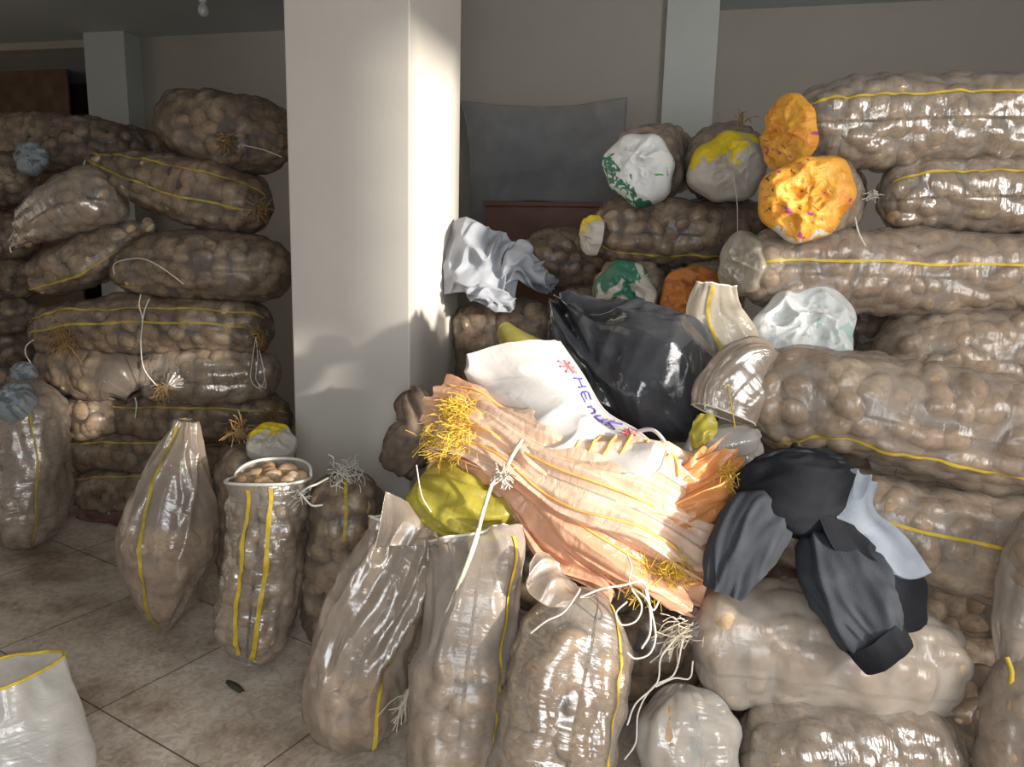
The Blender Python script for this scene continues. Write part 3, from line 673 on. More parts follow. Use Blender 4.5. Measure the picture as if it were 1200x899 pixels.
# ---- dim sacks further back at the far left
r, g = sack('B1', 'long dim sack at the back, lying below the dark doorway', [(-40, 165, 5.0), (40, 168, 5.0), (100, 170, 4.95), (175, 178, 5.0)], [0.17, 0.19, 0.19, 0.13], seed=17, **kw)
r, g = sack('B1b', 'dim sack with a green scrap behind the stack, next to the pilaster', [(100, 176, 5.2), (140, 172, 5.15), (200, 178, 5.2)], [0.12, 0.14, 0.12], seed=18, **kw)
end_cap(r, P(128, 168, 4.98), (-0.3, -1, 0.2), 0.09, 'cap_teal', 3, .03)
r, g = sack('B2', 'dim sack with a bluish scrap at its end, left edge of the picture', [(-50, 215, 4.6), (0, 212, 4.55), (48, 208, 4.6)], [0.16, 0.18, 0.15], seed=19, **kw)
end_cap(r, P(36, 185, 4.42), (0.4, -1, 0.3), 0.09, 'cap_blue', 4, .04)
for k, (y, lab) in enumerate(((280, 'uppermost of the dark sacks piled at the left edge behind the stack'), (325, 'second dark sack down in the pile at the left edge'), (370, 'third dark sack down in the pile at the left edge'), (412, 'lowest visible dark sack in the pile at the left edge'))):
    sack('B3%d' % k, lab, [(-60, y, 4.45), (-5, y, 4.42), (50, y + 2, 4.5)], [0.15, 0.16, 0.13], seed=20 + k, **kw)
r, g = sack('B4', 'small sack end with bluish plastic just above the shiny standing bag', [(-20, 455, 3.8), (20, 452, 3.72), (62, 455, 3.8)], [0.09, 0.11, 0.1], seed=25, **kw)
end_cap(r, P(27, 437, 3.66), (0.1, -0.8, 0.5), 0.06, 'cap_blue', 6, .03)
# ---- standing bags at the left
def stand(px0, py0, Y0): return P(px0, py0, Y0)
r, g = sack('A', 'shiny wrinkled bag of potatoes standing at the left edge of the floor', [(28, 648, 3.42), (30, 600, 3.43), (30, 530, 3.45), (22, 470, 3.5), (15, 450, 3.5)], [0.17, 0.2, 0.2, 0.19, 0.15], mat='film_shiny', clear=.6, seed=26, stripes=[(-48, .012)], stripe_mat='yellow_dim', res=0.011)
end_cap(r, P(15, 470, 3.34), (-0.2, -0.6, 0.8), 0.10, 'cap_blue', 7, .05)
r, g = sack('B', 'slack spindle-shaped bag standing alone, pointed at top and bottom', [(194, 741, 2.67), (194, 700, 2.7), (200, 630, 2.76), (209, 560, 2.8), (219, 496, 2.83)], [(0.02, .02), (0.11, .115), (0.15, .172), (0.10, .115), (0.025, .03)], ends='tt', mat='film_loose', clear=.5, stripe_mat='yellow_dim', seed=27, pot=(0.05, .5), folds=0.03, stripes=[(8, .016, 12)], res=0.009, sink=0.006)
r, g = sack('C', 'open bag of potatoes with two bright yellow stripes standing on the floor', [(290, 783, 2.43), (300, 745, 2.46), (312, 665, 2.5), (318, 590, 2.52), (318, 567, 2.53)], [(0.04, .075), (0.12, .135), (0.145, .15), (0.14, .148), (0.142, .15)], ends='to', mat='film_shiny', seed=28, stripes=[(14, .018, -2), (-12, .02, -2)], pot=(0.03, .93), res=0.008, psize=.85)
sack_c = r; rimp = g.B[-1]; CT = g.c[-1]
rim = np.vstack([rimp, rimp[:1]]); v, f = wire(rim, 0.006, 6); mesh_obj('hem', v, f, MT['string'], r)
g2 = tube([P(318, 567, 2.53), P(317, 556, 2.535)], [(0.142, .15), (0.15, .155)], res=.01, ends='oo', lump=.05, seed=28); 
# raised back collar of the open bag
bi = [j for j in range(g.nt) if math.cos(g.th[j]) < -0.1]
bi = sorted(bi, key=lambda j: g.th[j]); lo = rimp[bi]; hi = lo + np.array([0, 0, 0.055]) * np.sin(np.linspace(0, math.pi, len(bi)))[:, None] ** .5
v = np.vstack([lo, hi]); mesh_obj('collar', v, grid_faces(2, len(bi)), MT['film_milky'], r, uv=np.zeros((len(v), 2)))
v, f = wire(hi, 0.006, 6); mesh_obj('collar_hem', v, f, MT['string'], r)
string(r, [P(350, 580, 2.42), P(360, 572, 2.4), P(372, 567, 2.42), P(385, 560, 2.42)], .004); string(r, [P(352, 578, 2.4), P(365, 592, 2.38), P(378, 592, 2.38)], .004)
tuft(r, P(352, 582, 2.42), (0.2, -.7, .5), 30, .05, .9, .0016, 'string', 'frayed_threads', 4)
rs = np.random.RandomState(9)
for k in range(30):
    a = rs.rand() * 6.28; q = math.sqrt(rs.rand()) * 0.105; s = 0.9 + .3 * rs.rand()
    cen = CT + np.array([q * math.cos(a), q * math.sin(a), -0.022 + 0.03 * rs.rand()]); ph = rs.rand() * 3.14
    A = np.array([math.cos(ph), math.sin(ph), 0]); Bq = np.array([-math.sin(ph), math.cos(ph), 0])
    add_potato(cen, np.array([A * .034 * s, Bq * .027 * s, np.array([0, 0, .025 * s])]), 'Copen', True)
SACK_LABEL['Copen'] = 'x'
r, g = sack('C2', 'bag with a white and yellow top standing behind the open bag', [(298, 690, 2.93), (300, 640, 2.95), (302, 570, 2.98), (304, 512, 3.0)], [0.15, 0.165, 0.17, 0.15], seed=29, mat='film_dim', stripes=[(-20, .014, 0, .5, 1)], res=.011)
end_cap(r, P(318, 516, 2.90), (0.1, -0.5, 0.9), 0.10, 'cap_yellow', 12, .012)
tuft(r, P(280, 508, 2.9), (0, -.4, .9), 30, .09, .8, .0018, 'fibre', seed=5)
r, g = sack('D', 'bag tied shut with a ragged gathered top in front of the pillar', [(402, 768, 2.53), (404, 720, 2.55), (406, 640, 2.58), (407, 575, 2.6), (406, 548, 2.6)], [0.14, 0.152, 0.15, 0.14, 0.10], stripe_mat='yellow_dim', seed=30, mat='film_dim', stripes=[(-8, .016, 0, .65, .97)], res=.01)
tuft(r, P(405, 556, 2.5), (0, -.3, .5), 90, .05, 1.2, .0014, 'string', 'frayed_fibres', 6, .042)
r, g = sack('E', 'tall slack half-empty bag with twisted folds and an open pointed mouth', [(428, 880, 2.0), (420, 840, 2.02), (425, 760, 2.06), (455, 690, 2.1), (474, 640, 2.14), (478, 612, 2.16)], [(0.05, .06), (0.115, .125), (0.115, .13), (0.10, .13), (0.06, .105), (0.05, .095)], ends='ro', mat='film_loose', clear=.4, seed=31, pot=(0.03, .42), folds=0.05, stripes=[(-30, .014, -10, .02, .5)], res=.008, sink=.004)
rim = np.vstack([g.B[-1], g.B[-1][:1]]); v, f = wire(rim, .0045, 6); mesh_obj('hem', v, f, MT['string'], r)
fl, _ = patch('mouth_flap', PG([[(438, 642, 2.05), (446, 610, 2.08), (452, 576, 2.12)], [(455, 640, 2.04), (465, 610, 2.07), (462, 580, 2.12)], [(480, 640, 2.05), (492, 615, 2.08), (480, 592, 2.12)], [(505, 640, 2.1), (502, 625, 2.12), (495, 605, 2.14)]]), 'film_loose', r, 40, 40, lambda u, v: .012 * (ridged(u * 4, v * 1.2, 4) - .5), .002)
r, g = sack('F', 'slack-topped bag with one yellow stripe in the middle of the front row', [(530, 985, 1.78), (534, 920, 1.82), (545, 800, 1.9), (556, 710, 1.96), (562, 665, 2.0), (560, 646, 2.02)], [0.13, 0.145, 0.148, 0.125, (0.08, .125), (0.06, .12)], ends='ro', mat='film', clear=.7, seed=32, pot=(0.02, .62), folds=.03, fold_t=(.55, 1), stripes=[(-42, .017, -6)], res=.008)
rim = np.vstack([g.B[-1], g.B[-1][:1]]); v, f = wire(rim, .004, 6); mesh_obj('hem', v, f, MT['string'], r)
fl, _ = patch('mouth_flap', PG([[(512, 690, 1.9), (518, 655, 1.95), (510, 622, 2.0)], [(528, 700, 1.88), (535, 670, 1.9), (525, 640, 1.95)], [(545, 690, 1.87), (560, 665, 1.9), (560, 650, 1.95)], [(575, 660, 1.9), (590, 650, 1.93), (590, 645, 1.97)]]), 'film_loose', r, 40, 40, lambda u, v: .012 * (ridged(u * 4, v * 1.2, 6) - .5), .002)
r, g = sack('G', 'brightest full bag of the front row, with white loops of string at its mouth', [(640, 985, 1.68), (645, 920, 1.72), (664, 810, 1.79), (684, 730, 1.84), (695, 695, 1.87)], [0.16, 0.175, 0.172, 0.15, 0.125], ends='rr', mat='film_shiny', seed=33, pot=(0.02, .9), stripes=[(-38, .015, -2)], res=.008, psize=1.08)
fl, _ = patch('mouth_flap', PG([[(622, 660, 1.83), (632, 645, 1.86), (645, 648, 1.88)], [(618, 690, 1.8), (640, 668, 1.83), (660, 670, 1.86)], [(640, 710, 1.78), (655, 690, 1.8), (678, 690, 1.84)], [(665, 712, 1.77), (680, 700, 1.78), (700, 695, 1.8)]]), 'film_loose', r, 40, 40, lambda u, v: .014 * (ridged(u * 3, v * 1.4, 8) - .5), .002)
top = lambda x, y, d=0: P(x, y, 1.70 + d)
string(r, [top(622, 742), top(640, 728), top(660, 718), top(674, 700), top(680, 690)], .0026)
string(r, [top(680, 700), top(705, 690), top(730, 686), top(752, 682, .02), top(760, 700), top(762, 740), top(752, 760)], .0028)
string(r, [top(740, 690), top(752, 710), top(745, 728), top(728, 732), top(722, 718), top(735, 705)], .0024)
string(r, [top(756, 690), top(768, 740), top(762, 765), top(745, 772), top(735, 765)], .0026)
string(r, [top(735, 650, .1), top(740, 665, .06), top(738, 685, .03), top(756, 700), top(765, 715), top(772, 705)], .0026)
# ---- low bags at the front right
r, g = sack('H', 'clear plastic bag at the bottom beneath the tied corner of the clothes-covered sack', [(808, 990, 1.72), (806, 920, 1.76), (803, 850, 1.82), (800, 822, 1.85)], [0.12, 0.135, 0.138, 0.12], mat='film_white', clear=.1, seed=34, folds=.012, res=.009)
r, g = sack('I', 'shiny stretch-wrapped sack on the floor under the sack with the jacket', [(862, 915, 1.78), (930, 905, 1.78), (1010, 905, 1.8), (1110, 912, 1.85)], [0.15, 0.172, 0.172, 0.16], mat='film_shiny', clear=.5, seed=35, res=.009)
r, g = sack('K', 'brown sack standing in the bottom right corner', [(1240, 1010, 1.62), (1232, 930, 1.66), (1212, 820, 1.74), (1192, 748, 1.8)], [0.15, 0.16, 0.125, 0.06], mat='film', clear=.5, seed=36, res=.009)
r, g = sack('J', 'large pale sack under the black jacket, tied at its left end', [(812, 752, 1.98), (880, 755, 1.94), (980, 765, 1.93), (1100, 785, 1.98)], [0.165, 0.182, 0.186, 0.17], ends='ss', mat='film_pale', clear=.6, seed=37, res=.008, psize=1.08)
tuft(r, P(800, 740, 1.86), (-1, -.5, -.2), 46, .09, .6, .0018, 'rope', 'frayed_fibres', 9, .03); rosette(r, P(808, 740, 1.9), (-1, -.5, .1), .06, 'film')
s_ = lambda x, y, d=0: P(x, y, 1.72 + d)
string(r, [s_(795, 745, .12), s_(775, 770, .06), s_(770, 800), s_(745, 825, -.02), s_(735, 850, -.03)], .0024); string(r, [s_(800, 750, .1), s_(790, 790, .02), s_(765, 805), s_(748, 835), s_(745, 870), s_(732, 890)], .0024)
string(r, [s_(768, 805), s_(790, 795, .02), s_(808, 795, .05), s_(812, 775, .06)], .0022)
r, g = sack('K2', 'pale loose end of a sack drooping at the right edge, yellow tag at its tip', [(1310, 645, 1.75), (1245, 650, 1.8), (1203, 690, 1.82), (1186, 785, 1.78)], [0.15, 0.13, 0.075, 0.025], ends='rt', mat='film', seed=38, pot=(0, .6), folds=.02, res=.009)
string(r, [P(1180, 770, 1.74), P(1186, 790, 1.72), P(1182, 812, 1.72)], .006, 'yellow', 'tag')
r, g = sack('L', 'sack with a yellow stripe wedged under the big sack, right of the jacket', [(880, 615, 2.25), (980, 610, 2.2), (1080, 628, 2.12), (1250, 665, 2.05)], [0.15, 0.17, 0.17, 0.17], mat='film', seed=39, stripes=[(22, .013, -10)], res=.009)
r, g = sack('M', 'big long sack of large potatoes with a yellow stripe, right middle', [(882, 478, 2.42), (960, 468, 2.32), (1080, 492, 2.2), (1260, 530, 2.08)], [0.165, 0.178, 0.18, 0.18], ends='sr', mat='film', seed=40, stripes=[(-28, .013, -2)], res=.007, psize=1.08)
r, g = sack('N', 'open-weave sack of brown potatoes behind the big long sack', [(1022, 422, 2.82), (1100, 415, 2.78), (1180, 415, 2.75), (1290, 415, 2.72)], [0.16, 0.17, 0.17, 0.17], mat='film', seed=41, res=.01)
r, g = sack('O', 'long sack with a straight yellow stripe, third from the top at right', [(868, 318, 2.9), (950, 318, 2.86), (1080, 322, 2.84), (1280, 326, 2.8)], [0.15, 0.166, 0.168, 0.168], ends='sr', mat='film', seed=42, stripes=[(12, .012)], res=.009)
end_cap(r, P(868, 310, 2.84), (-1, -.55, .1), .115, 'film_milky', 37, .03)
r, g = sack('P1', 'sack seen end-on, mouth stuffed with bright orange printed scrap', [(948, 232, 2.72), (960, 234, 3.0), (975, 236, 3.5)], [0.15, 0.165, 0.16], mat='film', seed=43, res=.011)
P1 = r; pc = P(945, 232, 2.70)
end_cap(r, pc, (-0.22, -1, 0.05), 0.155, 'cap_orange', 15, .06)
string(r, [P(1002, 255, 2.68), P(1006, 272, 2.66), P(1014, 288, 2.66)], .003)
r, g = sack('P2', 'short glossy sack with a yellow stripe, second from the top at right', [(1028, 236, 2.98), (1080, 232, 2.95), (1150, 231, 2.93), (1290, 232, 2.9)], [0.13, 0.155, 0.158, 0.158], ends='sr', mat='film_shiny', seed=44, stripes=[(28, .012)], res=.009)
tuft(r, P(1026, 228, 2.87), (-1, -.5, .1), 34, .035, .8, .0018, 'string', 'frayed_threads', 41, .012)
r, g = sack('Q', 'topmost long sack of the right pile, orange scrap at its left end', [(918, 150, 3.03), (1000, 148, 3.0), (1100, 145, 2.97), (1290, 148, 2.92)], [0.15, 0.182, 0.182, 0.18], mat='film_shiny', seed=45, stripes=[(24, .012)], res=.009, psize=1.1)
end_cap(r, P(921, 158, 2.92), (-1, -.45, -0.1), 0.13, 'cap_orange', 17, .03)
r, g = sack('R', 'sack seen end-on, covered with white and bright yellow scrap', [(853, 196, 3.34), (850, 192, 3.7), (846, 190, 4.2)], [0.17, 0.19, 0.18], mat='film', seed=46, res=.012)
end_cap(r, P(853, 196, 3.30), (-0.1, -1, 0.1), 0.155, 'cap_yellow', 21, .07); string(r, [P(858, 200, 3.2), P(864, 240, 3.2), P(864, 300, 3.2)], .0018)
tuft(r, P(866, 142, 3.35), (0, -.2, 1), 14, .06, .5, .002, 'fibre', seed=8)
r, g = sack('S', 'sack seen end-on, covered with white scrap printed dark green', [(752, 198, 3.42), (765, 192, 3.75), (785, 188, 4.2)], [0.165, 0.185, 0.18], mat='film', seed=47, res=.012)
end_cap(r, P(749, 198, 3.38), (-0.35, -1, 0.05), 0.155, 'cap_green', 25, .07)
r, g = sack('T', 'long dim sack with a yellow end lying under the two end-on sacks', [(692, 272, 3.5), (760, 273, 3.5), (830, 276, 3.5), (905, 280, 3.52)], [0.15, 0.165, 0.165, 0.16], mat='film_dim', seed=48, stripes=[(-38, .014)], stripe_mat='yellow_dim', res=.011)
end_cap(r, P(690, 275, 3.44), (-1, -.35, 0), 0.085, 'cap_yellow', 29, .02)
r, g = sack('U', 'lower end-on sack with dark green printed scrap, behind the black bag', [(735, 345, 3.28), (745, 342, 3.6), (760, 338, 4.1)], [0.16, 0.175, 0.17], mat='film', seed=49, res=.012)
end_cap(r, P(733, 345, 3.24), (-0.2, -1, 0.15), 0.14, 'cap_teal', 31, .06)
r, g = sack('V', 'end-on sack with dull orange scrap, behind the milky empty bag', [(822, 352, 3.2), (828, 348, 3.5), (838, 345, 4.0)], [0.15, 0.17, 0.17], mat='film', seed=50, res=.012)
end_cap(r, P(818, 352, 3.16), (-0.15, -1, 0.15), 0.155, 'cap_rust', 33, .06)
r, g = sack('X', 'sack end wrapped in crinkled white plastic, above the big long sack', [(942, 392, 2.72), (952, 395, 2.95), (965, 398, 3.4)], [0.15, 0.165, 0.16], mat='film', seed=51, res=.012)
end_cap(r, P(944, 388, 2.68), (-0.1, -0.9, 0.45), 0.185, 'cap_white', 35, .05)
# ---- middle: brown sacks behind the bundle, sacks under it
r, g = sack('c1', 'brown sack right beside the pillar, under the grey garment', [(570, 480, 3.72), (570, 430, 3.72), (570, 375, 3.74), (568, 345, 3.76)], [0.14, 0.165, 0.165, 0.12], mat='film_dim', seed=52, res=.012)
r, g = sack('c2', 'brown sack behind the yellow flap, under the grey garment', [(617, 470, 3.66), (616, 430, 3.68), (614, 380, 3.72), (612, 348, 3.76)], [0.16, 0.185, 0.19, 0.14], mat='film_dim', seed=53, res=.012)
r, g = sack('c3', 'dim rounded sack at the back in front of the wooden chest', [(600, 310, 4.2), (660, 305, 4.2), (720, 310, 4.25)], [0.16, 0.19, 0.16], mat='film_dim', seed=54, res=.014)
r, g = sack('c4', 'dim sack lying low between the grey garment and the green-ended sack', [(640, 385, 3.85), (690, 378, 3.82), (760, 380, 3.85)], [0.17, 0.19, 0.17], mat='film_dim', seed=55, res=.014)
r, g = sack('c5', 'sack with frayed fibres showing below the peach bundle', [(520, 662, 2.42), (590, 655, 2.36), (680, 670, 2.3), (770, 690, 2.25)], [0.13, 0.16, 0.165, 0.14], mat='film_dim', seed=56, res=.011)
tuft(r, P(665, 680, 2.1), (0.1, -.6, .4), 60, .07, .8, .0018, 'fibre', seed=10, disc=.05); tuft(r, P(590, 645, 2.15), (0, -.6, .5), 50, .08, .9, .0018, 'fibre', seed=11, disc=.05)
v, f = wire([P(632, 640, 2.1) , P(628, 632, 2.1), P(632, 624, 2.1), P(641, 624, 2.1), P(646, 632, 2.1), P(640, 640, 2.1)], .006, 6, 30); mesh_obj('pink_tie', v, f, MT['pink'], r)
# filler sacks added to carry the pile and darken the gaps in it
fill = [('f1', [(560, 560, 2.75), (660, 560, 2.7), (780, 575, 2.65)], .2, 'dim sack under the black bag, behind the peach bundle'),
        ('f2', [(840, 560, 2.55), (920, 560, 2.5), (1020, 570, 2.5)], .17, 'sack in the gap between the big long sack and the jacket'),
        ('f3', [(690, 430, 3.05), (780, 425, 3.0), (900, 430, 2.95)], .19, 'shaded sack behind the black bag and the milky empty bag'),
        ('f4', [(760, 770, 2.3), (900, 790, 2.28), (1080, 800, 2.4), (1250, 810, 2.45)], .18, 'dim filler sack darkening the gap right of the jacket'),
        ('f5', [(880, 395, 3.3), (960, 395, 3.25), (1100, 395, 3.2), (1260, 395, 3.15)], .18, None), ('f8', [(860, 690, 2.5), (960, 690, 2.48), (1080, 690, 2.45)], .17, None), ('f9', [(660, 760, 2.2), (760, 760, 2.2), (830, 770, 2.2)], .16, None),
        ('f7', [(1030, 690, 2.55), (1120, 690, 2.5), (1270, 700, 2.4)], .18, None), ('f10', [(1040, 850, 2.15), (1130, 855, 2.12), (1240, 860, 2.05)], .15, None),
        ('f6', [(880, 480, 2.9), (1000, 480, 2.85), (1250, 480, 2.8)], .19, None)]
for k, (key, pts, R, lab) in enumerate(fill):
    sack(key, lab or 'filler sack added deep inside the right pile to darken its gaps', pts, [R * .9] + [R] * (len(pts) - 2) + [R * .9], mat='film_dim', seed=60 + k, res=.013, group='potato sacks' if lab else 'sacks deep in the right pile')

# ---- empty and half-empty translucent bags
def empty_bag(label, pts, radii, mat, ends='to', seed=1, folds=.02, res=.008, stripes=(), name='empty_bag', smat='yellow'):
    return sack(label, label, pts, radii, ends=ends, mat=mat, seed=seed, pot=None, folds=folds, res=res, stripes=stripes, name=name, cat='bag', group=None, lump=.03, stripe_mat=smat)
r, g = empty_bag('milky empty bag standing up beside the black bag, yellow seam down its front', [(872, 440, 2.62), (855, 405, 2.64), (838, 368, 2.66), (841, 334, 2.68)], [(.05, .075), (.06, .11), (.05, .095), (.012, .065)], 'film_milky', seed=3, stripes=[(18, .013)], smat='yellow_dim')
v, f = wire(np.vstack([g.B[-1], g.B[-1][:1]]), .003, 5); mesh_obj('hem', v, f, MT['string'], r)
r, g = empty_bag('dull translucent bag with an open mouth turned left, beside the big long sack', [(905, 430, 2.38), (880, 435, 2.34), (855, 460, 2.3), (846, 485, 2.28)], [(.05, .07), (.07, .11), (.075, .11), (.07, .10)], 'film_loose', seed=4)
v, f = wire(np.vstack([g.B[-1], g.B[-1][:1]]), .003, 5); mesh_obj('hem', v, f, MT['rope'], r); string(r, [P(853, 450, 2.2), P(858, 480, 2.18), P(862, 505, 2.18)], .002, 'yellow')
r, g = empty_bag('clear crinkled plastic tucked between the black bag and the jacket', [(800, 545, 2.2), (825, 535, 2.2), (855, 525, 2.22), (885, 515, 2.25)], [(.05, .04), (.09, .075), (.09, .07), (.06, .05)], 'film_clear', 'rr', 5, .03)
yb, _ = patch('yellow_bag_corner', PG([[(812, 528, 2.12), (808, 510, 2.14), (817, 486, 2.17)], [(824, 522, 2.1), (824, 505, 2.12), (830, 484, 2.16)], [(832, 515, 2.12), (840, 505, 2.14), (839, 490, 2.17)]]), 'film_yellow', nu=30, nv=30, disp=lambda u, v: .012 * (ridged(u * 3, v * 3, 5) - .5), thick=.006)
tag(yb, 'bright yellow plastic corner sticking up at the lower edge of the black bag', 'bag')
yf, _ = patch('yellow_bag_flap', PG([[(582, 390, 2.6), (590, 383, 2.62), (605, 384, 2.64)], [(590, 408, 2.56), (605, 398, 2.57), (625, 394, 2.6)], [(608, 425, 2.54), (625, 412, 2.54), (645, 402, 2.57)], [(628, 435, 2.52), (640, 425, 2.5), (656, 408, 2.53)]]), 'film_olive', nu=40, nv=40, disp=lambda u, v: .02 * np.sin(v * math.pi), thick=.012)
tag(yf, 'dull yellow flattened bag end pointing left above the white sack', 'bag')
r, g = empty_bag('yellow-green crumpled bag tucked under the left end of the peach bundle', [(492, 560, 2.2), (520, 585, 2.16), (570, 605, 2.12), (622, 600, 2.1)], [(.04, .05), (.07, .09), (.06, .05), (.03, .02)], 'film_yellow', 'rr', 6, .065)
string(r, [P(488, 545, 2.1), P(494, 580, 2.08), P(505, 600, 2.08)], .002, 'string'); 
r, g = empty_bag('milky bag bottom poking out below the yellow-green bag', [(545, 625, 2.16), (590, 622, 2.14), (640, 615, 2.14)], [(.03, .04), (.05, .07), (.04, .05)], 'film_milky', 'rr', 7, .02)
# open bag in the near left corner
r, g = sack('Z', 'open milky bag with a yellow hem in the near left corner', [(20, 985, 1.5), (16, 920, 1.53), (8, 850, 1.57), (0, 790, 1.59)], [0.15, 0.17, 0.145, (0.125, .12)], ends='ro', mat='film_white', seed=70, pot=None, folds=.02, res=.008, name='open_bag', cat='bag', group=None)
v, f = wire(np.vstack([g.B[-1], g.B[-1][:1]]), .004, 6); mesh_obj('hem', v, f, MT['yellow'], r)
# tilt the mouth towards the floor in front
# scrap of leaf on the tiles
def on_floor(px, py, z=.004): r_ = ray(px, py); return EYE + r_ * ((z - EYE[2]) / r_[2])
lf, _ = patch('leaf_scrap', [[on_floor(264, 800), on_floor(266, 797), on_floor(270, 797)], [on_floor(271, 807, .006), on_floor(275, 803, .014), on_floor(280, 802, .006)], [on_floor(281, 812), on_floor(284, 810), on_floor(287, 810)]], 'leaf', nu=16, nv=12, thick=.0015)
tag(lf, 'small dark scrap of leaf lying on the floor tiles below the open bag', 'leaf')
# brown burlap wad against the pillar
r, g = empty_bag('dark brown burlap wad squeezed between pillar and peach bundle', [(462, 552, 2.9), (478, 525, 2.88), (490, 495, 2.9), (482, 462, 2.95)], [(.05, .06), (.06, .08), (.05, .06), (.05, .06)], 'burlap', 'rr', 8, .05, name='burlap_wad')

# ---- black plastic bag
bb = thing('black_plastic_bag', 'big black plastic bag with glossy creases on top of the pile', 'bag', P(750, 520, 2.6))
g = tube([P(660, 362, 2.8), P(690, 395, 2.72), P(745, 432, 2.62), P(795, 470, 2.55), P(828, 508, 2.52)], [(.03, .03), (.13, .13), (.17, .245), (.16, .21), (.05, .06)], ref=(0, -1, .35), res=.006, ends='rr', lump=.05, seed=4)
x = g.S * 5; y = np.minimum(g.TH, 2 * math.pi - g.TH) * 1.0
rad_f = (ridged(np.sin(g.TH) * 3.0 + 5, np.cos(g.TH) * 3.0 + g.S * 2.0, 21) - .5) * np.clip(1.15 - g.S / g.L * 1.6, 0, 1)
cr = crumple(np.sin(g.TH) * 1.1 + g.S * 2 + 9, g.S * 4.5 + np.cos(g.TH) * .8 + 4, 12, 3)
g.B = g.B + g.N * (0.085 * rad_f + 0.07 * cr)[..., None]
tube_mesh(g, 'bag_body', MT['black_bag'], bb)
ear, _ = patch('bag_mouth', PG([[(654, 352, 2.82), (660, 356, 2.8), (668, 360, 2.78)], [(656, 375, 2.76), (670, 372, 2.72), (700, 356, 2.76)], [(662, 400, 2.7), (690, 392, 2.66), (730, 362, 2.72)]]), 'black_bag', bb, 50, 50, lambda u, v: .03 * (ridged(v * 5, u * 1.2, 7) - .5), .004)

# ---- bundle of peach empty sacks tied with twine
rs = np.random.RandomState(3)
def bundle_sack(label, pts, radii, mat, seed, printed=None):
    sp = [P(*p) for p in pts]
    base = np.mean(sp, 0); base[2] = min(q[2] for q in sp) - .03
    root = thing('empty_sack', label, 'sack', base, 'peach empty sacks in the tied bundle')
    g = tube(sp, radii, ref=(0, -.75, .65), res=.006, ends='oo', lump=.02, seed=seed, nt=150)
    pl = (ridged(g.TH * 1.5 + seed + g.S * 1.5, g.S * 2.4, seed) - .5) * .75 + (ridged(g.TH * 3.4 + g.S * 3, g.S * 5, seed + 4) - .5) * .3 + .2 * crumple(g.TH * 1.6, g.S * 9, seed + 6, 2)
    pl = pl * np.minimum(1, np.minimum(g.TH, 2 * math.pi - g.TH) / .25)
    g.B = g.B + g.N * (.072 * pl)[..., None]
    rag = vnoise(np.minimum(g.TH, 2 * math.pi - g.TH) * 3 + seed, g.TH * 0 + 1.5, seed + 8) - .5
    tn_ = g.S / g.L
    g.B = g.B + g.T[:, None] * ((.16 * np.clip((tn_ - .75) / .25, 0, 1) - .06 * np.clip((.15 - tn_) / .15, 0, 1)) * rag)[..., None]
    g.B = g.B + np.array([0, -.3, 1.0]) * (.02 * np.sin(g.S * 13 + seed * 2) * np.sin(g.TH + seed))[..., None]
    gnorm(g)
    tube_mesh(g, 'sacking', MT[mat], root)
    return root, g
BS = [
 ('lowest peach sack of the tied bundle, hanging out at the lower right', [(540, 545, 2.25), (592, 560, 2.15), (665, 630, 2.04), (725, 690, 1.96)], [(.03, .05), (.025, .035), (.03, .10), (.008, .03)], 'peach', 3),
 ('deep orange sack at the right fan of the tied bundle', [(545, 530, 2.26), (600, 555, 2.18), (730, 610, 2.08), (862, 635, 2.02)], [(.03, .05), (.025, .04), (.04, .13), (.012, .11)], 'peach_deep', 5),
 ('peach sack with tightly pleated folds in the middle of the tied bundle', [(515, 520, 2.24), (592, 552, 2.12), (700, 615, 2.0), (815, 675, 1.95)], [(.035, .07), (.028, .04), (.04, .10), (.01, .10)], 'peach', 7),
 ('pale peach sack catching the sun along the front of the tied bundle', [(525, 500, 2.23), (600, 542, 2.10), (690, 580, 1.99), (820, 640, 1.95)], [(.035, .07), (.03, .045), (.045, .085), (.01, .08)], 'peach_pale', 9),
 ('peach sack with orange printed strokes on top of the tied bundle', [(545, 480, 2.28), (615, 515, 2.13), (720, 552, 2.05), (850, 590, 2.03)], [(.035, .06), (.03, .06), (.05, .10), (.01, .09)], 'peach_pale', 11),
 ('peach sack forming the upper left roll of the tied bundle', [(512, 474, 2.32), (575, 500, 2.22), (650, 535, 2.13), (760, 562, 2.08)], [(.035, .06), (.035, .065), (.035, .06), (.01, .03)], 'peach', 13),
 ('orange folded sack end flaring up beside the jacket in the tied bundle', [(690, 600, 2.08), (770, 600, 2.03), (820, 575, 2.02), (852, 548, 2.04)], [(.02, .05), (.03, .06), (.03, .06), (.012, .07)], 'peach_deep', 15)]
bun = []
for b in BS: bun.append(bundle_sack(*b))
def frill(root, p, d, n, seed, L=.06, disc=.035): tuft(root, p, d, int(n * 2.8), L, .9, .0010, 'yfibre', 'frayed_hem', seed, disc, 1.2)
frill(bun[5][0], P(540, 485, 2.22), (-.6, -.6, .2), 230, 31, .05, .038); frill(bun[3][0], P(540, 515, 2.15), (-.7, -.6, -.1), 150, 32, .05, .045)
frill(bun[2][0], P(518, 515, 2.2), (-.8, -.5, -.2), 110, 33, .05, .04); frill(bun[0][0], P(750, 672, 1.95), (.3, -.6, -.6), 150, 34, .055, .04); frill(bun[3][0], P(785, 660, 1.93), (.5, -.5, -.6), 100, 35, .05, .035)
frill(bun[1][0], P(852, 560, 2.02), (.6, -.4, .3), 60, 36, .05, .03)
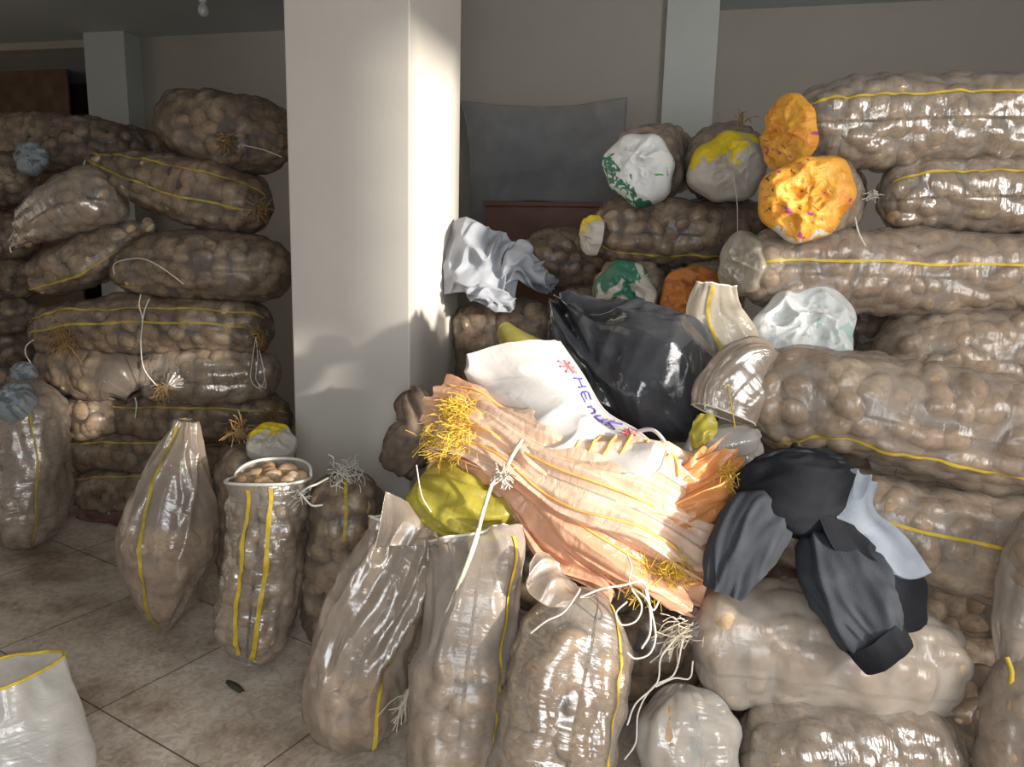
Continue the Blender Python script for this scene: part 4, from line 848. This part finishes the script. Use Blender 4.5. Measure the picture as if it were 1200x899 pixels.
# orange printed strokes on the top peach sack
r = bun[4][0]; g = bun[4][1]
def strokes(g, root, items, mat, name, r=.0035, ref=0):
    parts = []
    for pts in items:
        q = []
        pts = catmull(np.array(pts, float), np.linspace(0, 1, 60))
        for (t, thd) in pts:
            x = t * (g.ns - 1.001); y = ((thd % 360) / 360) * g.nt; i, j = int(x), int(y) % g.nt; a, b = x - i, y - int(y); j2 = (j + 1) % g.nt
            q.append((g.B[i, j] * (1 - a) + g.B[i + 1, j] * a) * (1 - b) + (g.B[i, j2] * (1 - a) + g.B[i + 1, j2] * a) * b + g.N[i, j] * .003)
        parts.append(wire(q, r, 5, 60))
    v, f = join(parts); mesh_obj(name, v, f, MT[mat], root)
for k, ths in ((3, (-35, 12, 48)), (2, (-20, 30)), (5, (0, 40)), (0, (-10, 35))):
    strokes(bun[k][1], bun[k][0], [[(.06, th), (.3, th + 6), (.6, th - 4), (.93, th + 3)] for th in ths], 'orange_ink', 'seam_stripe', .0035)
its = []
for k, L_ in enumerate((34, 40, 38, 44, 30)):
    t = .52 + .045 * k; its.append([(t, 5), (t + .012, 5 + L_ * .5), (t + .02, 5 + L_)])
its.append([(.76, 8), (.79, 26), (.83, 44)]); its.append([(.83, 6), (.80, 26)])
strokes(g, r, its, 'orange_ink', 'printed_mark', .0045)
# white sack with handwriting
ws = thing('white_sack', 'white sack with purple handwriting draped over the peach bundle', 'sack', P(670, 560, 2.3))
rows = [[(655, 401, 2.44), (682, 440, 2.38), (708, 482, 2.27), (746, 506, 2.18), (786, 540, 2.06)],
        [(625, 412, 2.4), (652, 452, 2.33), (688, 500, 2.24), (728, 528, 2.09), (780, 550, 2.01)],
        [(580, 415, 2.4), (612, 460, 2.32), (655, 512, 2.15), (706, 540, 2.05), (770, 560, 1.99)],
        [(549, 425, 2.42), (558, 468, 2.36), (600, 508, 2.24), (660, 540, 2.1), (735, 562, 2.01)]]
sheet, at = patch('sacking', PG(rows), 'white_bag', ws, 110, 130, lambda u, v: .05 * (ridged(u * 2.2 + v * .6, v * 3.0 + 2, 15) - .5) * np.clip(u * 5 - .6, 0, 1) + .05 * (ridged(u * 1.7 - v * 1.2 + 4, v * 4.5 + u * 2, 19) ** 2 - .3) * np.clip(u * 4 - 1, 0, 1) + .06 * np.sin(math.pi * u) ** .7 * (1.15 - .5 * v) + .008 * (ridged(u * 6, v * 6 + u * 3, 16) - .5) * np.clip(u * 4, 0, 1), .006)
hp = [at(0.0, t, .003) for t in np.linspace(0, 1, 60)]; v, f = wire(hp, .005, 6); mesh_obj('hem', v, f, MT['white_bag'], ws, uv=np.zeros((len(v), 2)))
hp = [P(745, 506, 2.18), P(765, 504, 2.12), P(780, 520, 2.08), P(785, 540, 2.06), P(800, 540, 2.06)]; v, f = wire(hp, .006, 6, 30); mesh_obj('handle_loop', v, f, MT['white_bag'], ws, uv=np.zeros((len(v), 2)))
def ink(strks, v0, u0, sv, su, mat, name, r=.0032):
    parts = []
    for s in strks:
        parts.append(wire([at(u0 + su * (1 - y), v0 + sv * x, .003) for x, y in s], r, 5, 14))
    v, f = join(parts); mesh_obj(name, v, f, MT[mat], ws)
star = [[(0, .5), (1, .5)], [(.5, 0), (.5, 1)], [(.1, .1), (.9, .9)], [(.1, .9), (.9, .1)]]
LET = dict(H=[[(0, 0), (.05, 1)], [(.7, 0), (.75, 1)], [(.02, .5), (.72, .55)]], E=[[(.7, 1), (0, .95), (0, 0), (.75, 0)], [(0, .5), (.55, .5)]],
           n=[[(0, 0), (0, .75)], [(0, .5), (.35, .8), (.7, .6), (.75, 0)]], u=[[(0, .75), (0.05, .1), (.45, 0), (.75, .2), (.75, .75)], [(.75, .2), (.85, 0)]], K=[[(0, 0), (0, 1)], [(.75, 1), (.05, .45), (.8, 0)]])
ink(star, .16, .10, .10, .20, 'red', 'red_mark', .004)
for k, ch_ in enumerate('HEnuK'): ink(LET[ch_], .285 + .085 * k, .08, .07, .15, 'purple', 'letter')
ink(star, .72, .10, .065, .15, 'red', 'red_mark', .0035)
# twine round the bundle, running down to the floor bags
tw = thing('twine', 'off-white twine knotted round the bundle and hanging down between the bags', 'twine', P(475, 820, 1.9))
def T_(x, y, Y): return P(x, y, Y)
v, f = wire([T_(612, 515, 2.02), T_(600, 535, 2.0), T_(592, 550, 1.99), T_(578, 565, 1.99), T_(566, 600, 1.98), T_(556, 640, 1.92), T_(540, 680, 1.86), T_(515, 740, 1.86), T_(495, 780, 1.88), T_(475, 818, 1.9)], .006, 7, 80); mesh_obj('cord', v, f, MT['rope'], tw)
v, f = wire([T_(560, 620, 1.95), T_(545, 665, 1.87), T_(520, 725, 1.84), T_(490, 790, 1.87)], .004, 6, 50); mesh_obj('cord', v, f, MT['rope'], tw)
tuft(tw, P(590, 556, 1.98), (.2, -.8, .1), 40, .045, .9, .002, 'string', 'knot', 14, .015)
tuft(tw, P(478, 812, 1.9), (-.2, -.2, -1), 30, .09, .4, .0015, 'rope', 'frayed_end', 15, .01)

# ---- grey garment on the brown sacks behind
gc = thing('grey_garment', 'crumpled pale grey garment thrown over the brown sacks beside the pillar', 'garment', P(590, 365, 3.62))
def clothfold(seed, k=1.0): return lambda u, v: np.clip(np.minimum(np.minimum(u, 1 - u), np.minimum(v, 1 - v)) * 6 + .25, 0, 1) * 1.2 * k * (.06 * (vnoise(u * 3 + v * 2, v * 5 - u * 3, seed) - .5) + .045 * (ridged(u * 2.5 - v * 1.5 + 3, v * 7 + u * 3, seed + 1) ** 2 - .3) + .004 * (vnoise(u * 14, v * 14, seed + 2) - .5))
patch('body', PG([[(520, 268, 3.72), (545, 256, 3.67), (575, 268, 3.67), (592, 275, 3.72)], [(520, 295, 3.60), (548, 285, 3.52), (580, 290, 3.54), (606, 292, 3.64)], [(520, 320, 3.57), (552, 315, 3.50), (585, 318, 3.50), (608, 318, 3.57)], [(520, 345, 3.57), (550, 342, 3.52), (585, 350, 3.52), (604, 352, 3.57)]]), 'grey_cloth', gc, 110, 110, clothfold(31), .006)
patch('sleeve', PG([[(588, 290, 3.62), (610, 283, 3.62), (628, 300, 3.64), (640, 318, 3.67), (655, 328, 3.72)], [(588, 312, 3.52), (608, 305, 3.50), (622, 318, 3.54), (636, 330, 3.60), (650, 338, 3.67)], [(588, 335, 3.52), (605, 328, 3.52), (618, 335, 3.56), (630, 342, 3.62), (642, 346, 3.68)]]), 'grey_cloth', gc, 90, 90, clothfold(37), .006)
patch('cuff', PG([[(545, 325, 3.52), (565, 330, 3.47), (590, 340, 3.47), (605, 352, 3.52)], [(545, 340, 3.48), (565, 346, 3.43), (585, 354, 3.43), (602, 360, 3.50)], [(550, 350, 3.49), (568, 358, 3.45), (583, 365, 3.45), (598, 366, 3.51)]]), 'grey_cloth', gc, 70, 70, clothfold(41, .6), .006)

# ---- black jacket over the pale sack
jk = thing('jacket', 'black jacket with pale grey lining thrown over the pale sack', 'jacket', P(960, 770, 1.9))
def jtube(name, pts, radii, mat, seed, ends='rr', amp=.03, ref=(0, -1, .4)):
    g = tube([P(*p) for p in pts], radii, ref=ref, res=.006, ends=ends, lump=.04, seed=seed)
    w = np.minimum(1, np.minimum(g.TH, 2 * math.pi - g.TH) / .3)
    h = (ridged(g.TH * 1.6 + g.S * 5, g.S * 3, seed) - .5) + .5 * (ridged(g.TH * 3 - g.S * 9, g.S * 12, seed + 1) - .5)
    g.B = g.B + g.N * (amp * h * w)[..., None]
    return tube_mesh(g, name, MT[mat], jk), g
jtube('hood', [(866, 582, 2.02), (900, 575, 1.97), (945, 575, 1.93), (1000, 558, 1.98)], [(.05, .05), (.075, .095), (.08, .115), (.05, .05)], 'black_cloth', 51)
jtube('sleeve', [(905, 595, 1.92), (882, 622, 1.87), (862, 655, 1.84), (848, 692, 1.83)], [(.06, .07), (.05, .08), (.045, .07), (.035, .045)], 'char_cloth', 53, 'ro', .025)
jtube('sleeve', [(958, 625, 1.9), (985, 668, 1.80), (1012, 718, 1.73), (1042, 765, 1.70)], [(.05, .06), (.05, .095), (.045, .085), (.035, .065)], 'char_cloth', 55, 'rr', .03)
jtube('cuff', [(1022, 742, 1.705), (1042, 770, 1.69)], [(.042, .075), (.04, .068)], 'black_cloth', 57, 'oo', .008)
jtube('collar', [(862, 605, 2.0), (878, 560, 1.97), (925, 533, 1.96), (985, 540, 1.98)], [(.008, .008), (.012, .012), (.012, .012), (.008, .008)], 'char_cloth', 58)
patch('lining', PG([[(992, 548, 1.98), (1010, 560, 1.98), (1028, 566, 2.0)], [(978, 600, 1.86), (1005, 605, 1.86), (1022, 598, 1.9)], [(1000, 630, 1.83), (1030, 635, 1.83), (1060, 632, 1.87)], [(1030, 670, 1.79), (1060, 680, 1.80), (1090, 672, 1.84)]]), 'lining', jk, 70, 60, lambda u, v: .025 * (ridged(u * 3, v * 2.5, 61) - .5) + .015 * np.sin(math.pi * v), .008)
patch('front_panel', PG([[(958, 600, 1.84), (990, 612, 1.83), (1015, 632, 1.83)], [(975, 640, 1.80), (1010, 650, 1.80), (1042, 662, 1.80)], [(1010, 690, 1.77), (1045, 690, 1.775), (1085, 680, 1.81)], [(1040, 735, 1.76), (1062, 738, 1.765), (1082, 728, 1.80)]]), 'black_cloth', jk, 70, 60, lambda u, v: .025 * (ridged(u * 2.5, v * 2.5, 65) - .5) + .015 * np.sin(math.pi * v), .008)

# ================================================================== potatoes: the 300 that show largest as things, the rest as one stuff
NICE = {'Copen': ('bare potato lying in the mouth of the open bag with two yellow stripes', 'potatoes in the open bag')}
short = dict(M='big long sack at right middle', J='pale sack under the black jacket', G='brightest bag of the front row', F='middle bag of the front row with one yellow stripe', K='sack in the bottom right corner', L='striped sack wedged under the big sack', O='long sack third from the top at right', N='open-weave sack behind the big long sack', I='wrapped sack on the floor under the jacket sack', H='clear bag at the bottom', E='tall slack bag', C='open bag with two yellow stripes', P2='glossy sack second from the top at right', Q='topmost long sack at right', K2='drooping sack at the right edge', D='tied bag before the pillar', c5='sack below the peach bundle', f2='sack in the gap by the jacket', f4='dim filler sack right of the jacket', P1='orange-ended sack', B='spindle-shaped bag')
for k, s in short.items(): NICE[k] = ('brown potato inside the ' + s, 'potatoes in the ' + s)
SHOW = ('M', 'J', 'G', 'F', 'O', 'Q', 'N', 'P2', 'C')
POTATOES.sort(key=lambda q: (-q[5], -(q[0] if q[4] in SHOW else q[0] * .01)))
sv, sf, n = [], [], 0
for k, (ap, ax, cen, var, key, must) in enumerate(POTATOES):
    if k < 300:
        o = bpy.data.objects.new('potato', POT_MESH[var]); C.objects.link(o)
        m = Matrix(((ax[0][0], ax[1][0], ax[2][0], cen[0]), (ax[0][1], ax[1][1], ax[2][1], cen[1]), (ax[0][2], ax[1][2], ax[2][2], cen[2]), (0, 0, 0, 1)))
        if m.determinant() < 0: m = m @ Matrix.Diagonal((1, 1, -1, 1))
        o.matrix_world = m; lab, gr = NICE[key]; tag(o, lab, 'potato', gr)
    else:
        sv.append(POT[var] @ ax + cen); sf.append(ICO_F + n); n += len(ICO_V)
o = mesh_obj('potatoes', np.vstack(sv), np.vstack(sf), MT['potato']); o['kind'] = 'stuff'; o['label'] = 'brown potatoes filling the other sacks of the piles'; o['category'] = 'potatoes'
print('potatoes', len(POTATOES), 'verts', n)
